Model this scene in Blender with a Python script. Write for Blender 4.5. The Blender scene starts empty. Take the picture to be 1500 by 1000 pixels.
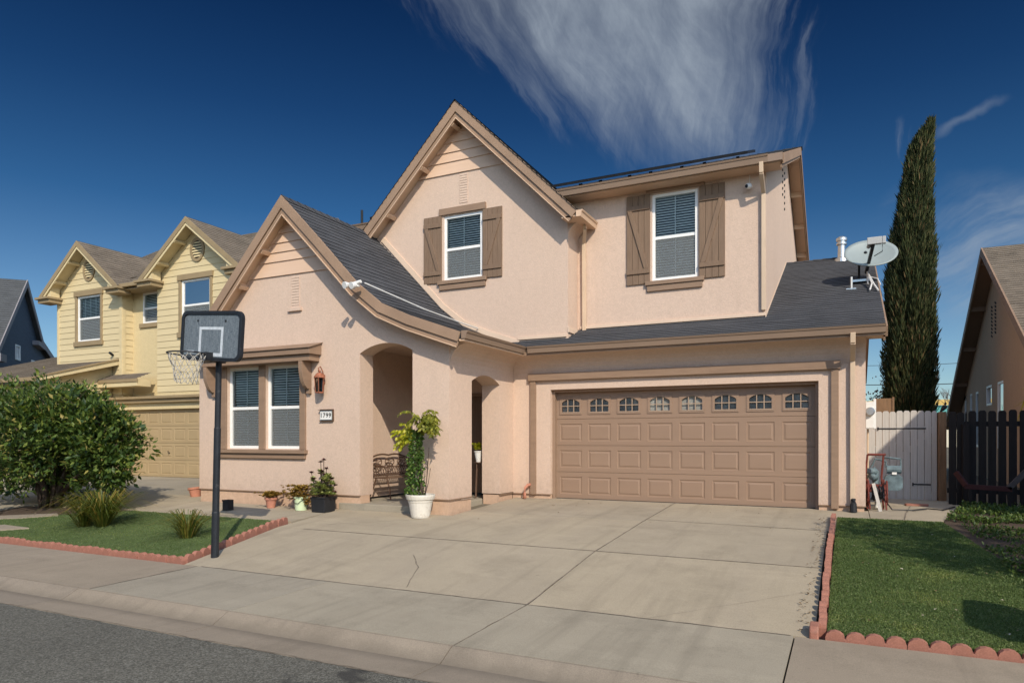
import bpy, math, random
import numpy as np
from mathutils import Vector, Matrix
from mathutils.geometry import tessellate_polygon
random.seed(7); RNG = np.random.default_rng(11)
SC = bpy.context.scene; COL = SC.collection
OFF = {}
def tag(o, label=None, cat=None, group=None, kind=None):
    if label: o['label'] = label
    if cat: o['category'] = cat
    if group: o['group'] = group
    if kind: o['kind'] = kind
    return o
def thing(name, label, cat, loc=(0,0,0), group=None, rotz=0):
    o = bpy.data.objects.new(name, None); COL.objects.link(o); o.location = loc
    o.rotation_euler = (0,0,rotz); o.empty_display_size = .2
    OFF[o.name] = Vector(loc) if not rotz else Vector((0,0,0))
    return tag(o, label, cat, group)
def copy_tree(o, parent=None):
    c = o.copy(); COL.objects.link(c); c.parent = parent
    OFF[c.name] = OFF.get(o.name, Vector((0,0,0)))
    for ch in list(o.children): copy_tree(ch, c)
    return c
# ---------------------------------------------------------------- mesh builder
class MB:
    def __init__(s): s.v = []; s.f = []; s.uv = {}; s.m = []; s.mi = 0
    def face(s, pts, uv=None):
        i = len(s.v); s.v += [tuple(p) for p in pts]; s.f.append(tuple(range(i, i+len(pts)))); s.m.append(s.mi)
        if uv: s.uv[len(s.f)-1] = uv
    def box(s, x0, x1, y0, y1, z0, z1):
        i = len(s.v)
        s.v += [(x0,y0,z0),(x1,y0,z0),(x1,y1,z0),(x0,y1,z0),(x0,y0,z1),(x1,y0,z1),(x1,y1,z1),(x0,y1,z1)]
        for f in ((0,3,2,1),(4,5,6,7),(0,1,5,4),(1,2,6,5),(2,3,7,6),(3,0,4,7)):
            s.f.append(tuple(i+k for k in f)); s.m.append(s.mi)
        return s
    def obox(s, c, dx, dy, dz, ax=(1,0,0), ay=(0,1,0), az=(0,0,1)):
        c = Vector(c); ax, ay, az = Vector(ax)*dx/2, Vector(ay)*dy/2, Vector(az)*dz/2
        i = len(s.v)
        for a,b,d in ((-1,-1,-1),(1,-1,-1),(1,1,-1),(-1,1,-1),(-1,-1,1),(1,-1,1),(1,1,1),(-1,1,1)):
            s.v.append(tuple(c+ax*a+ay*b+az*d))
        for f in ((0,3,2,1),(4,5,6,7),(0,1,5,4),(1,2,6,5),(2,3,7,6),(3,0,4,7)):
            s.f.append(tuple(i+k for k in f)); s.m.append(s.mi)
        return s
    def bar(s, a, b, w, h, up=(0,0,1)):
        a, b = Vector(a), Vector(b); d = (b-a); L = d.length; d.normalize(); up = Vector(up)
        sd = d.cross(up).normalized(); u = sd.cross(d)
        return s.obox((a+b)/2, L, w, h, d, sd, u)
    def plate(s, outer, holes, fmap, t):
        """2D outline with holes -> solid plate; fmap(u,v,d) gives the 3D point, d from 0 to t"""
        loops = [outer]+list(holes); flat = [p for l in loops for p in l]
        tri = tessellate_polygon([[Vector((p[0],p[1],0)) for p in l] for l in loops])
        for d in (0, t):
            for tr in tri: s.face([fmap(flat[k][0], flat[k][1], d) for k in tr])
        for l in loops:
            for k in range(len(l)):
                a, b = l[k], l[(k+1)%len(l)]
                s.face([fmap(*a,0), fmap(*b,0), fmap(*b,t), fmap(*a,t)])
        return s
    def prism(s, poly, fmap, t): return s.plate(poly, [], fmap, t)
    def tube(s, pts, r, n=8, cap=True):
        pts = [Vector(p) for p in pts]; rs = r if isinstance(r,(list,tuple)) else [r]*len(pts)
        rings = []; up = Vector((0,0,1))
        for k,p in enumerate(pts):
            d = (pts[min(k+1,len(pts)-1)]-pts[max(k-1,0)]).normalized()
            a = d.cross(up)
            if a.length < .2: a = d.cross(Vector((1,0,0)))
            a.normalize(); b = d.cross(a).normalized(); i = len(s.v)
            for j in range(n):
                t = 2*math.pi*j/n; s.v.append(tuple(p+(a*math.cos(t)+b*math.sin(t))*rs[k]))
            rings.append(i)
        for k in range(len(rings)-1):
            for j in range(n):
                j2 = (j+1)%n; s.f.append((rings[k]+j, rings[k]+j2, rings[k+1]+j2, rings[k+1]+j)); s.m.append(s.mi)
        if cap:
            s.f.append(tuple(rings[0]+j for j in range(n))); s.m.append(s.mi)
            s.f.append(tuple(rings[-1]+j for j in reversed(range(n)))); s.m.append(s.mi)
        return s
    def lathe(s, prof, c=(0,0,0), n=24):
        c = Vector(c); rings = []
        for r,z in prof:
            rings.append(len(s.v))
            for j in range(n):
                t = 2*math.pi*j/n; s.v.append((c.x+r*math.cos(t), c.y+r*math.sin(t), c.z+z))
        for k in range(len(rings)-1):
            for j in range(n):
                j2 = (j+1)%n; s.f.append((rings[k]+j, rings[k]+j2, rings[k+1]+j2, rings[k+1]+j)); s.m.append(s.mi)
        s.f.append(tuple(rings[0]+j for j in reversed(range(n)))); s.m.append(s.mi)
        s.f.append(tuple(rings[-1]+j for j in range(n))); s.m.append(s.mi)
        return s
    def build(s, name, mat, parent=None, bevel=0, smooth=False):
        me = bpy.data.meshes.new(name); off = Vector((0,0,0))
        if parent is not None: off = OFF.get(parent.name, off)
        me.from_pydata([(a-off.x,b-off.y,c-off.z) for a,b,c in s.v], [], s.f)
        mats = mat if isinstance(mat,(list,tuple)) else [mat]
        for m in mats: me.materials.append(m)
        if len(mats) > 1: me.polygons.foreach_set('material_index', s.m)
        if s.uv:
            ul = me.uv_layers.new(name='UVMap')
            for p in me.polygons:
                u = s.uv.get(p.index)
                if u:
                    for k,li in enumerate(p.loop_indices): ul.data[li].uv = u[k]
        me.validate(); me.update()
        import bmesh
        if not s.uv:
            bm = bmesh.new(); bm.from_mesh(me); bmesh.ops.remove_doubles(bm, verts=bm.verts, dist=1e-5)
            bmesh.ops.recalc_face_normals(bm, faces=bm.faces); bm.to_mesh(me); bm.free()
        if smooth:
            for p in me.polygons: p.use_smooth = True
        o = bpy.data.objects.new(name, me); COL.objects.link(o)
        if parent is not None: o.parent = parent; OFF[o.name] = off
        if bevel:
            b = o.modifiers.new('bevel','BEVEL'); b.width = bevel; b.segments = 2; b.limit_method = 'ANGLE'; b.angle_limit = math.radians(40)
        return o
FY = lambda y: (lambda u,v,d: (u, y+d, v))        # plate facing -Y, u=X v=Z
FX = lambda x: (lambda u,v,d: (x+d, u, v))        # plate in X plane, u=Y v=Z
FZ = lambda z: (lambda u,v,d: (u, v, z+d))
def offpoly(pl, d):
    out = []
    for k,p in enumerate(pl):
        ns = []
        for a,b in ((k-1,k),(k,k+1)):
            if 0 <= a and b < len(pl):
                dx, dz = pl[b][0]-pl[a][0], pl[b][1]-pl[a][1]; L = math.hypot(dx,dz); ns.append((-dz/L, dx/L))
        nx, nz = sum(n[0] for n in ns)/len(ns), sum(n[1] for n in ns)/len(ns); L2 = nx*nx+nz*nz
        out.append((p[0]+nx*d/L2, p[1]+nz*d/L2))
    return out
def band(pl, d0, d1): return offpoly(pl, d0)+offpoly(pl, d1)[::-1]
# ---------------------------------------------------------------- materials
def nm(name):
    m = bpy.data.materials.new(name); m.use_nodes = True; nt = m.node_tree
    return m, nt, nt.nodes, nt.links, nt.nodes['Principled BSDF']
def coords(N, L, scale=(1,1,1), uv=False):
    tc = N.new('ShaderNodeTexCoord'); mp = N.new('ShaderNodeMapping'); mp.inputs['Scale'].default_value = scale
    L.new(tc.outputs['UV' if uv else 'Object'], mp.inputs[0]); return mp.outputs[0]
def noise(N, L, co, sc, det=4, rough=.55):
    n = N.new('ShaderNodeTexNoise'); n.inputs['Scale'].default_value = sc; n.inputs['Detail'].default_value = det
    n.inputs['Roughness'].default_value = rough; L.new(co, n.inputs['Vector']); return n.outputs['Fac']
def ramp(N, L, fac, stops):
    r = N.new('ShaderNodeValToRGB'); e = r.color_ramp.elements
    while len(e) < len(stops): e.new(.5)
    for k,(p,c) in enumerate(stops): e[k].position = p; e[k].color = (*c,1) if len(c)==3 else c
    L.new(fac, r.inputs[0]); return r.outputs[0]
def mix(N, L, fac, a, b, mode='MIX'):
    m = N.new('ShaderNodeMix'); m.data_type = 'RGBA'; m.blend_type = mode
    for s,v in ((0,fac),(6,a),(7,b)):
        if isinstance(v,(int,float)): m.inputs[s].default_value = v
        elif isinstance(v,tuple): m.inputs[s].default_value = (*v,1)
        else: L.new(v, m.inputs[s])
    return m.outputs[2]
def bump(N, L, P, h, st, dist=.01):
    b = N.new('ShaderNodeBump'); b.inputs['Strength'].default_value = st; b.inputs['Distance'].default_value = dist
    L.new(h, b.inputs['Height']); L.new(b.outputs[0], P.inputs['Normal'])
def sc3(c, k): return tuple(min(1, x*k) for x in c)
def pm(name, col, rough=.7, var=.12, scale=3, bs=60, bst=.25, bd=.004, spec=.3, metal=0, stretch=(1,1,1), fine=0, dirt=None):
    m, nt, N, L, P = nm(name); co = coords(N, L, stretch)
    n1 = noise(N, L, co, scale, 6, .6)
    c = ramp(N, L, n1, [(.3, sc3(col,1-var)), (.7, sc3(col,1+var))])
    if fine:
        n3 = noise(N, L, co, bs, 3); c = mix(N, L, fine, c, ramp(N, L, n3, [(.35,sc3(col,.6)),(.65,sc3(col,1.3))]))
    if dirt:
        n4 = noise(N, L, co, dirt[1], 8, .65); f = ramp(N, L, n4, [(dirt[2],(0,0,0)),(dirt[2]+.18,(1,1,1))]); c = mix(N, L, f, c, dirt[0])
    L.new(c, P.inputs['Base Color']); P.inputs['Roughness'].default_value = rough
    P.inputs['Specular IOR Level'].default_value = spec; P.inputs['Metallic'].default_value = metal
    if bst: bump(N, L, P, noise(N, L, co, bs, 4, .7), bst, bd)
    return m
def stucco(name, col, k=1):
    m, nt, N, L, P = nm(name); co = coords(N, L)
    big = noise(N, L, co, .7, 5, .6); mid = noise(N, L, co, 9, 5, .7); fine = noise(N, L, co, 55, 4, .75)
    c = ramp(N, L, big, [(.3, sc3(col,.93)), (.7, sc3(col,1.05))])
    c = mix(N, L, .35, c, ramp(N, L, mid, [(.35,sc3(col,.82)),(.65,sc3(col,1.12))]))
    c = mix(N, L, .26, c, ramp(N, L, fine, [(.35,sc3(col,.72)),(.62,sc3(col,1.2))]))
    c = mix(N, L, .17, c, ramp(N, L, noise(N, L, co, 24, 3, .6), [(.36,sc3(col,.78)),(.64,sc3(col,1.16))]))
    # rain streaks: vertical, faint
    st = noise(N, L, coords(N, L, (5,5,.35)), 1.6, 5, .6)
    c = mix(N, L, ramp(N, L, st, [(.55,(0,0,0)),(.8,(.25,.25,.25))]), c, sc3(col,.8))
    sp = N.new('ShaderNodeSeparateXYZ'); L.new(co, sp.inputs[0]); mr = N.new('ShaderNodeMapRange'); L.new(sp.outputs[2], mr.inputs[0]); mr.inputs[1].default_value = .1; mr.inputs[2].default_value = .75; mr.inputs[3].default_value = .30; mr.inputs[4].default_value = 0
    ad = N.new('ShaderNodeMath'); ad.operation = 'ADD'; L.new(mr.outputs[0], ad.inputs[0]); L.new(mid, ad.inputs[1]); c = mix(N, L, ramp(N, L, ad.outputs[0], [(.6,(0,0,0)),(.95,(.55,.55,.55))]), c, sc3(col,.6))
    c = mix(N, L, ramp(N, L, noise(N, L, coords(N, L, (2.2,2.2,.5)), 1.1, 7, .65), [(.56,(0,0,0)),(.74,(.3,.3,.3))]), c, sc3(col,.82))
    L.new(c, P.inputs['Base Color']); P.inputs['Roughness'].default_value = .92; P.inputs['Specular IOR Level'].default_value = .15
    v = N.new('ShaderNodeTexVoronoi'); v.inputs['Scale'].default_value = 75; v.feature = 'SMOOTH_F1'; L.new(co, v.inputs['Vector'])
    h = mix(N, L, .5, fine, v.outputs['Distance']); bump(N, L, P, h, .8*k, .007)
    return m
def shingle(name, c1, c2, c3):
    m, nt, N, L, P = nm(name); uv = coords(N, L, (1,1,1), True); co = coords(N, L)
    b = N.new('ShaderNodeTexBrick'); L.new(uv, b.inputs['Vector']); b.offset = .5
    b.inputs['Color1'].default_value = (*c1,1); b.inputs['Color2'].default_value = (*c2,1); b.inputs['Mortar'].default_value = (*sc3(c1,.45),1)
    b.inputs['Scale'].default_value = 1; b.inputs['Brick Width'].default_value = .21; b.inputs['Row Height'].default_value = .14
    b.inputs['Mortar Size'].default_value = .0025; b.inputs['Bias'].default_value = -.1
    v = N.new('ShaderNodeTexVoronoi'); v.inputs['Scale'].default_value = 1; L.new(coords(N, L, (3.3,7.143,1), True), v.inputs['Vector'])
    c = mix(N, L, .5, b.outputs[0], ramp(N, L, v.outputs['Color'], [(.1,sc3(c1,.75)),(.5,c3),(.9,sc3(c2,1.2))]))
    g = noise(N, L, co, 140, 3); c = mix(N, L, .45, c, ramp(N, L, g, [(.4,sc3(c1,.35)),(.62,sc3(c2,1.7))]))
    w = noise(N, L, co, .8, 4); c = mix(N, L, ramp(N, L, w, [(.4,(0,0,0)),(.7,(.3,.3,.3))]), c, sc3(c2,1.4))
    L.new(c, P.inputs['Base Color']); P.inputs['Roughness'].default_value = .93; P.inputs['Specular IOR Level'].default_value = .2
    bump(N, L, P, g, .5, .004); return m
def leafmat(name, stops, rough=.5, trans=.25, spec=.35, patch=0):
    m, nt, N, L, P = nm(name); g = N.new('ShaderNodeNewGeometry')
    c = ramp(N, L, g.outputs['Random Per Island'], stops)
    if patch: c = mix(N, L, 1., c, ramp(N, L, noise(N, L, coords(N, L), 1.4, 6, .65), [(.35,(.72,.78,.75)),(.55,(1,1,1)),(.72,(1.5,1.3,1.15))]), 'MULTIPLY')
    L.new(c, P.inputs['Base Color'])
    P.inputs['Roughness'].default_value = rough; P.inputs['Specular IOR Level'].default_value = spec
    t = N.new('ShaderNodeBsdfTranslucent'); L.new(mix(N, L, 1., c, (1.4,1.5,.7), 'MULTIPLY'), t.inputs[0])
    ms = N.new('ShaderNodeMixShader'); ms.inputs[0].default_value = trans
    L.new(P.outputs[0], ms.inputs[1]); L.new(t.outputs[0], ms.inputs[2]); L.new(ms.outputs[0], N['Material Output'].inputs[0]); return m
def glassmat(name, tint=(1,1,1), refl=1.0, body=0):
    m, nt, N, L, P = nm(name); N.remove(P)
    fr = N.new('ShaderNodeFresnel'); fr.inputs[0].default_value = 1.5
    gl = N.new('ShaderNodeBsdfGlossy'); gl.inputs['Roughness'].default_value = .02; gl.inputs[0].default_value = (refl,refl,refl,1)
    bn = N.new('ShaderNodeBump'); bn.inputs['Strength'].default_value = .06; bn.inputs['Distance'].default_value = .02
    L.new(noise(N, L, coords(N, L), 2.2, 2), bn.inputs['Height']); L.new(bn.outputs[0], gl.inputs['Normal'])
    tr = N.new('ShaderNodeBsdfTransparent'); tr.inputs[0].default_value = (*tint,1)
    ms = N.new('ShaderNodeMixShader'); L.new(fr.outputs[0], ms.inputs[0]); L.new(tr.outputs[0], ms.inputs[1]); L.new(gl.outputs[0], ms.inputs[2])
    L.new(ms.outputs[0], N['Material Output'].inputs[0]); return m
M = {}
PINK = (.61,.458,.355)
M['stucco'] = stucco('pink_stucco', PINK)
M['stucco_y'] = stucco('yellow_stucco', (.60,.485,.275))
M['stucco_t'] = stucco('tan_stucco', (.50,.35,.24))
M['stucco_f'] = stucco('foundation_paint', (.60,.41,.285), .5)
M['soffit'] = pm('pink_paint', (.62,.43,.29), .6, .06, 2, 40, .1)
M['trim'] = pm('brown_trim_paint', (.27,.178,.118), .65, .12, 2.5, 90, .35, .002, stretch=(1,1,6), fine=.15)
M['barge'] = pm('brown_board_paint', (.31,.205,.135), .65, .14, 2, 70, .35, .002, fine=.15)
M['gutter'] = pm('brown_gutter_paint', (.255,.175,.12), .42, .06, 1.5, 20, .08, spec=.4)
M['downspout'] = pm('cream_downspout_paint', (.60,.45,.31), .45, .07, 3, 20, .08, spec=.4)
M['shutter'] = pm('shutter_paint', (.205,.135,.088), .75, .16, 6, 50, .5, .002, stretch=(8,8,.5), fine=.2)
M['gdoor'] = pm('garage_door_paint', (.285,.19,.13), .5, .05, 1.2, 120, .15, .001, stretch=(.3,1,4), spec=.35, dirt=((.30,.2,.14),1.3,.6))
M['vinyl'] = pm('white_vinyl', (.80,.79,.75), .4, .04, 3, 10, 0, spec=.4)
M['muntin'] = pm('muntin_beige', (.36,.265,.19), .5, .05, 3, 10, 0)
M['blind'] = pm('blind_slat', (.80,.80,.74), .6, .06, 4, 10, 0)
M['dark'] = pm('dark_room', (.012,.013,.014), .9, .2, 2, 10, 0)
M['glass'] = glassmat('window_glass', (.84,.89,.87), .65)
M['gglass'] = glassmat('garage_glass', (.7,.72,.72), .6)
M['lnb'] = pm('receiver_plastic', (.42,.42,.40), .5, .08, 4, 20, 0)
M['darkred'] = pm('dark_red_wood', (.055,.014,.012), .6, .3, 5, 40, .2)
M['fence2'] = pm('greyed_wood', (.09,.075,.068), .8, .3, 5, 40, .2)
M['grime'] = pm('joint_grime', (.19,.155,.115), .95, .45, 9, 60, .3)
M['liner'] = pm('garage_interior', (.62,.58,.52), .8, .3, 9, 10, 0)
M['lglass'] = glassmat('lantern_glass', (.55,.5,.45), .25)
M['shingle'] = shingle('charcoal_shingle', (.040,.042,.046), (.074,.075,.08), (.054,.052,.054))
M['shingle_t'] = shingle('tan_shingle', (.095,.078,.06), (.20,.162,.122), (.14,.114,.086))
M['shingle_b'] = shingle('slate_shingle', (.05,.053,.055), (.085,.088,.09), (.065,.068,.07))
M['flash'] = pm('flashing_paint', (.66,.50,.37), .5, .05, 3, 20, .05)
M['siding_y'] = pm('yellow_siding', (.60,.49,.285), .6, .06, 2, 60, .2, .001, stretch=(.4,1,3))
M['siding_p'] = pm('pink_siding', (.64,.45,.32), .65, .06, 2, 60, .2, .001, stretch=(.4,1,3))
M['trim_y'] = pm('olive_tan_trim', (.29,.215,.12), .6, .09, 3, 60, .2)
M['gdoor_y'] = pm('ochre_door', (.36,.265,.145), .55, .05, 1.5, 60, .1)
M['blue'] = pm('navy_siding', (.065,.09,.125), .7, .12, 2, 40, .3, stretch=(1,1,5))
M['blue_trim'] = pm('grey_trim', (.24,.22,.22), .6, .08, 3, 40, .1)
M['white'] = pm('white_plastic', (.74,.73,.69), .4, .05, 4, 20, 0, spec=.45)
M['black'] = pm('black_plastic', (.018,.019,.022), .5, .2, 5, 60, .1)
M['navypost'] = pm('dark_pole_steel', (.018,.021,.026), .45, .25, 6, 50, .2, fine=.2, dirt=((.09,.085,.08),9,.62))
M['solar'] = pm('solar_glass', (.008,.009,.016), .15, .2, 5, 20, 0, spec=.5)
M['steel'] = pm('galvanised_steel', (.55,.55,.53), .35, .1, 7, 30, .1, metal=.85)
M['dish'] = pm('dish_paint', (.27,.31,.30), .45, .05, 3, 20, 0)
M['copper'] = pm('rusted_copper', (.30,.105,.055), .6, .35, 18, 80, .4)
M['iron'] = pm('cast_iron_brown', (.11,.062,.038), .55, .3, 20, 80, .3)
M['paleiron'] = pm('bench_slat', (.16,.10,.065), .6, .2, 20, 80, .3)
M['terra'] = pm('terracotta', (.44,.19,.125), .8, .12, 10, 60, .3)
M['edging'] = pm('red_edging_concrete', (.34,.15,.105), .9, .18, 9, 90, .7, .004, fine=.3, dirt=((.30,.19,.14),6,.58))
M['greenpot'] = pm('pale_green_plastic', (.56,.66,.42), .45, .05, 6, 20, 0)
M['whitepot'] = pm('weathered_white_pot', (.66,.62,.54), .7, .08, 6, 60, .2, dirt=((.36,.28,.2),5,.58))
M['soil'] = pm('potting_soil', (.05,.033,.022), .95, .4, 12, 60, .8, .01)
M['gatew'] = pm('weathered_pale_gate', (.50,.465,.42), .8, .14, 4, 60, .5, .002, stretch=(9,9,.4), fine=.2)
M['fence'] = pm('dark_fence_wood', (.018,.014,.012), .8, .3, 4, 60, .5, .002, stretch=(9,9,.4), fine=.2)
M['post'] = pm('brown_fence_post', (.22,.13,.07), .8, .35, 3, 50, .5, .003, stretch=(5,5,.6), fine=.3)
M['gas'] = pm('gas_meter_grey', (.12,.165,.18), .5, .45, 9, 40, .2)
M['red'] = pm('faded_red_paint', (.15,.035,.025), .55, .25, 9, 40, .2)
M['cloud_sh'] = None
M['bark'] = pm('bark', (.085,.06,.045), .95, .35, 6, 30, .9, .02, stretch=(3,3,.6), fine=.4)
M['cream'] = pm('cream_wall', (.62,.55,.42), .8, .05, 1, 20, .05)
M['teal'] = pm('teal_roof', (.10,.32,.30), .6, .05, 1, 20, .05)
M['ochre'] = pm('ochre_board', (.60,.40,.12), .7, .1, 2, 20, .05)
M['wire'] = pm('cable_black', (.02,.02,.02), .6, .1, 2, 20, 0)
M['cable_w'] = pm('cable_white', (.62,.60,.56), .5, .05, 2, 20, 0)
M['net'] = pm('net_cord', (.42,.39,.34), .8, .2, 30, 60, 0)
M['leafc'] = leafmat('bush_leaf', [(0,(.022,.045,.010)),(.4,(.05,.09,.018)),(.75,(.105,.155,.03)),(.94,(.20,.24,.045)),(1,(.38,.30,.10))], .42, .28, .45)
M['cyp'] = leafmat('cypress_leaf', [(0,(.014,.022,.009)),(.45,(.036,.048,.018)),(.8,(.075,.085,.032)),(.92,(.12,.105,.045)),(1,(.17,.10,.05))], .7, .12, .15)
M['grassy'] = leafmat('strappy_leaf', [(0,(.05,.075,.012)),(.5,(.10,.12,.02)),(.85,(.20,.17,.03)),(1,(.33,.20,.05))], .5, .25)
M['vine'] = leafmat('vine_leaf', [(0,(.03,.075,.012)),(.5,(.07,.14,.025)),(.85,(.12,.2,.04)),(1,(.3,.34,.1))], .45, .3)
M['limeleaf'] = leafmat('lime_leaf', [(0,(.24,.28,.02)),(.5,(.42,.42,.03)),(1,(.62,.56,.06))], .45, .4)
M['oliveleaf'] = leafmat('olive_leaf', [(0,(.09,.11,.015)),(.5,(.18,.19,.025)),(1,(.34,.32,.05))], .45, .3)
M['succ_g'] = leafmat('succulent_green', [(0,(.14,.19,.05)),(.5,(.30,.35,.11)),(1,(.48,.46,.18))], .4, .1)
M['succ_p'] = leafmat('succulent_purple', [(0,(.05,.018,.022)),(1,(.13,.05,.05))], .4, .05)
M['succ_o'] = leafmat('succulent_rust', [(0,(.16,.12,.02)),(.5,(.34,.23,.045)),(1,(.46,.24,.07))], .5, .1)
M['turf'] = leafmat('turf_blade', [(0,(.07,.105,.028)),(.5,(.105,.155,.045)),(.9,(.15,.20,.07)),(1,(.26,.26,.13))], .6, .2, .2, 1)
M['weed'] = leafmat('weed_leaf', [(0,(.025,.055,.01)),(.5,(.055,.10,.018)),(1,(.14,.18,.045))], .5, .25)
M['litter'] = leafmat('dry_leaf', [(0,(.10,.06,.03)),(.5,(.22,.15,.08)),(1,(.5,.45,.36))], .8, .05, .1)
M['redleaf'] = leafmat('red_leaf', [(0,(.11,.03,.03)),(1,(.32,.12,.10))], .6, .2)
M['twig'] = pm('grey_twig', (.16,.13,.11), .9, .2, 6, 30, 0)
M['turfbase'] = pm('turf_base', (.085,.12,.038), .9, .3, 5, 120, .6, .01, fine=.4)
M['earth'] = pm('garden_soil', (.085,.058,.04), .95, .35, 4, 40, .9, .02, fine=.4)
M['dirt'] = pm('bare_ground', (.14,.12,.085), .95, .25, .3, 20, .5, .02)
def concrete(name, col, stain=.5, warm=(.30,.255,.2), flow=None):
    m, nt, N, L, P = nm(name); co = coords(N, L)
    a = noise(N, L, co, .45, 6, .6); b = noise(N, L, co, 2.6, 8, .65); f = noise(N, L, co, 110, 3, .7); h = noise(N, L, coords(N, L, (2.2,.5,1)), .9, 6, .6)
    c = ramp(N, L, a, [(.32, sc3(col,.86)), (.68, sc3(col,1.1))])
    c = mix(N, L, .45, c, ramp(N, L, b, [(.3,sc3(col,.84)),(.7,sc3(col,1.12))]))
    c = mix(N, L, ramp(N, L, h, [(.45,(0,0,0)),(.75,(stain,stain,stain))]), c, warm)
    d = noise(N, L, co, 1.15, 9, .7); c = mix(N, L, ramp(N, L, d, [(.50,(0,0,0)),(.70,(.62,.62,.62))]), c, sc3(col,.55))
    k2 = noise(N, L, coords(N, L, (.35,1.6,1)), 1.7, 7, .65); c = mix(N, L, ramp(N, L, k2, [(.55,(0,0,0)),(.75,(.4,.4,.4))]), c, sc3(col,1.35))
    q = noise(N, L, co, 14, 3, .5); c = mix(N, L, ramp(N, L, q, [(.70,(0,0,0)),(.76,(.5,.5,.5))]), c, sc3(col,.4))
    c = mix(N, L, .3, c, ramp(N, L, f, [(.36,sc3(col,.5)),(.6,sc3(col,1.25))]))
    ty = noise(N, L, coords(N, L, (3.5,.22,1)), 1.3, 5, .6); c = mix(N, L, ramp(N, L, ty, [(.54,(0,0,0)),(.72,(.42,.42,.42))]), c, sc3(col,.6))
    gi = N.new('ShaderNodeNewGeometry'); c = mix(N, L, 1., c, ramp(N, L, gi.outputs['Random Per Island'], [(0,(.90,.90,.91)),(1,(1.0,.99,.97))]), 'MULTIPLY')
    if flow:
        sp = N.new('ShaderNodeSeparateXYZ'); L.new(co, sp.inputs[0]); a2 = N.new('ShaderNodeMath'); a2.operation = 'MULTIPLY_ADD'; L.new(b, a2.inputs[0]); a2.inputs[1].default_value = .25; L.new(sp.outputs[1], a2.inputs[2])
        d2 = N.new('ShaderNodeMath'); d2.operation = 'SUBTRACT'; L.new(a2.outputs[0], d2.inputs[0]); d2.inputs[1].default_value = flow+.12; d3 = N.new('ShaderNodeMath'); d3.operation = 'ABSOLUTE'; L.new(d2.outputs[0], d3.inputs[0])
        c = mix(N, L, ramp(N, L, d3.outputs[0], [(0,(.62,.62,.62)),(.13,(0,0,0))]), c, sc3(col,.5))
    L.new(c, P.inputs['Base Color']); P.inputs['Roughness'].default_value = .9; P.inputs['Specular IOR Level'].default_value = .2
    bump(N, L, P, mix(N, L, .3, f, b), .4, .004); return m
M['conc'] = concrete('driveway_concrete', (.40,.338,.245))
M['conc_g'] = concrete('apron_concrete', (.355,.312,.238), .4, (.31,.28,.22))
M['walk'] = concrete('sidewalk_concrete', (.315,.262,.198), .5, (.27,.22,.165))
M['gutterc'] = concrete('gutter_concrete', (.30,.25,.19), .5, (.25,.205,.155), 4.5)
def asphalt():
    m, nt, N, L, P = nm('asphalt'); co = coords(N, L)
    v = N.new('ShaderNodeTexVoronoi'); v.inputs['Scale'].default_value = 95; L.new(co, v.inputs['Vector'])
    c = ramp(N, L, v.outputs['Color'], [(.1,(.05,.047,.036)),(.5,(.112,.106,.084)),(.9,(.21,.2,.165))])
    a = noise(N, L, co, .6, 6, .6); c = mix(N, L, 1., c, ramp(N, L, a, [(.3,(.82,.82,.82)),(.7,(1.1,1.1,1.1))]), 'MULTIPLY')
    s = noise(N, L, coords(N, L, (1,1.4,1)), 2.3, 4, .5)
    d = N.new('ShaderNodeVectorMath'); d.operation = 'DISTANCE'; L.new(coords(N, L), d.inputs[0]); d.inputs[1].default_value = (-3.2,3.72,-.5)
    mr = N.new('ShaderNodeMapRange'); mr.inputs[1].default_value = .05; mr.inputs[2].default_value = .8; mr.inputs[3].default_value = .27; mr.inputs[4].default_value = 0
    L.new(d.outputs['Value'], mr.inputs[0]); ad = N.new('ShaderNodeMath'); ad.operation = 'ADD'; L.new(mr.outputs[0], ad.inputs[0]); L.new(s, ad.inputs[1])
    c = mix(N, L, ramp(N, L, ad.outputs[0], [(.74,(0,0,0)),(.8,(.8,.8,.8))]), c, (.03,.028,.025))
    L.new(c, P.inputs['Base Color']); P.inputs['Roughness'].default_value = .85
    bump(N, L, P, v.outputs['Distance'], .8, .006); return m
M['asphalt'] = asphalt()
def boardmat():
    m, nt, N, L, P = nm('backboard_face'); co = coords(N, L)
    a = noise(N, L, coords(N, L, (5,5,40)), 4, 5, .7); b = noise(N, L, coords(N, L, (60,5,5)), 3, 3, .7)
    c = ramp(N, L, a, [(.34,(.035,.048,.062)),(.64,(.16,.19,.21))]); c = mix(N, L, ramp(N, L, b, [(.45,(0,0,0)),(.7,(.65,.65,.65))]), c, (.27,.31,.33))
    L.new(c, P.inputs['Base Color']); P.inputs['Roughness'].default_value = .6; return m
M['board'] = boardmat()
M['boardw'] = pm('faded_white_paint', (.50,.54,.57), .7, .15, 20, 60, 0)
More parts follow.
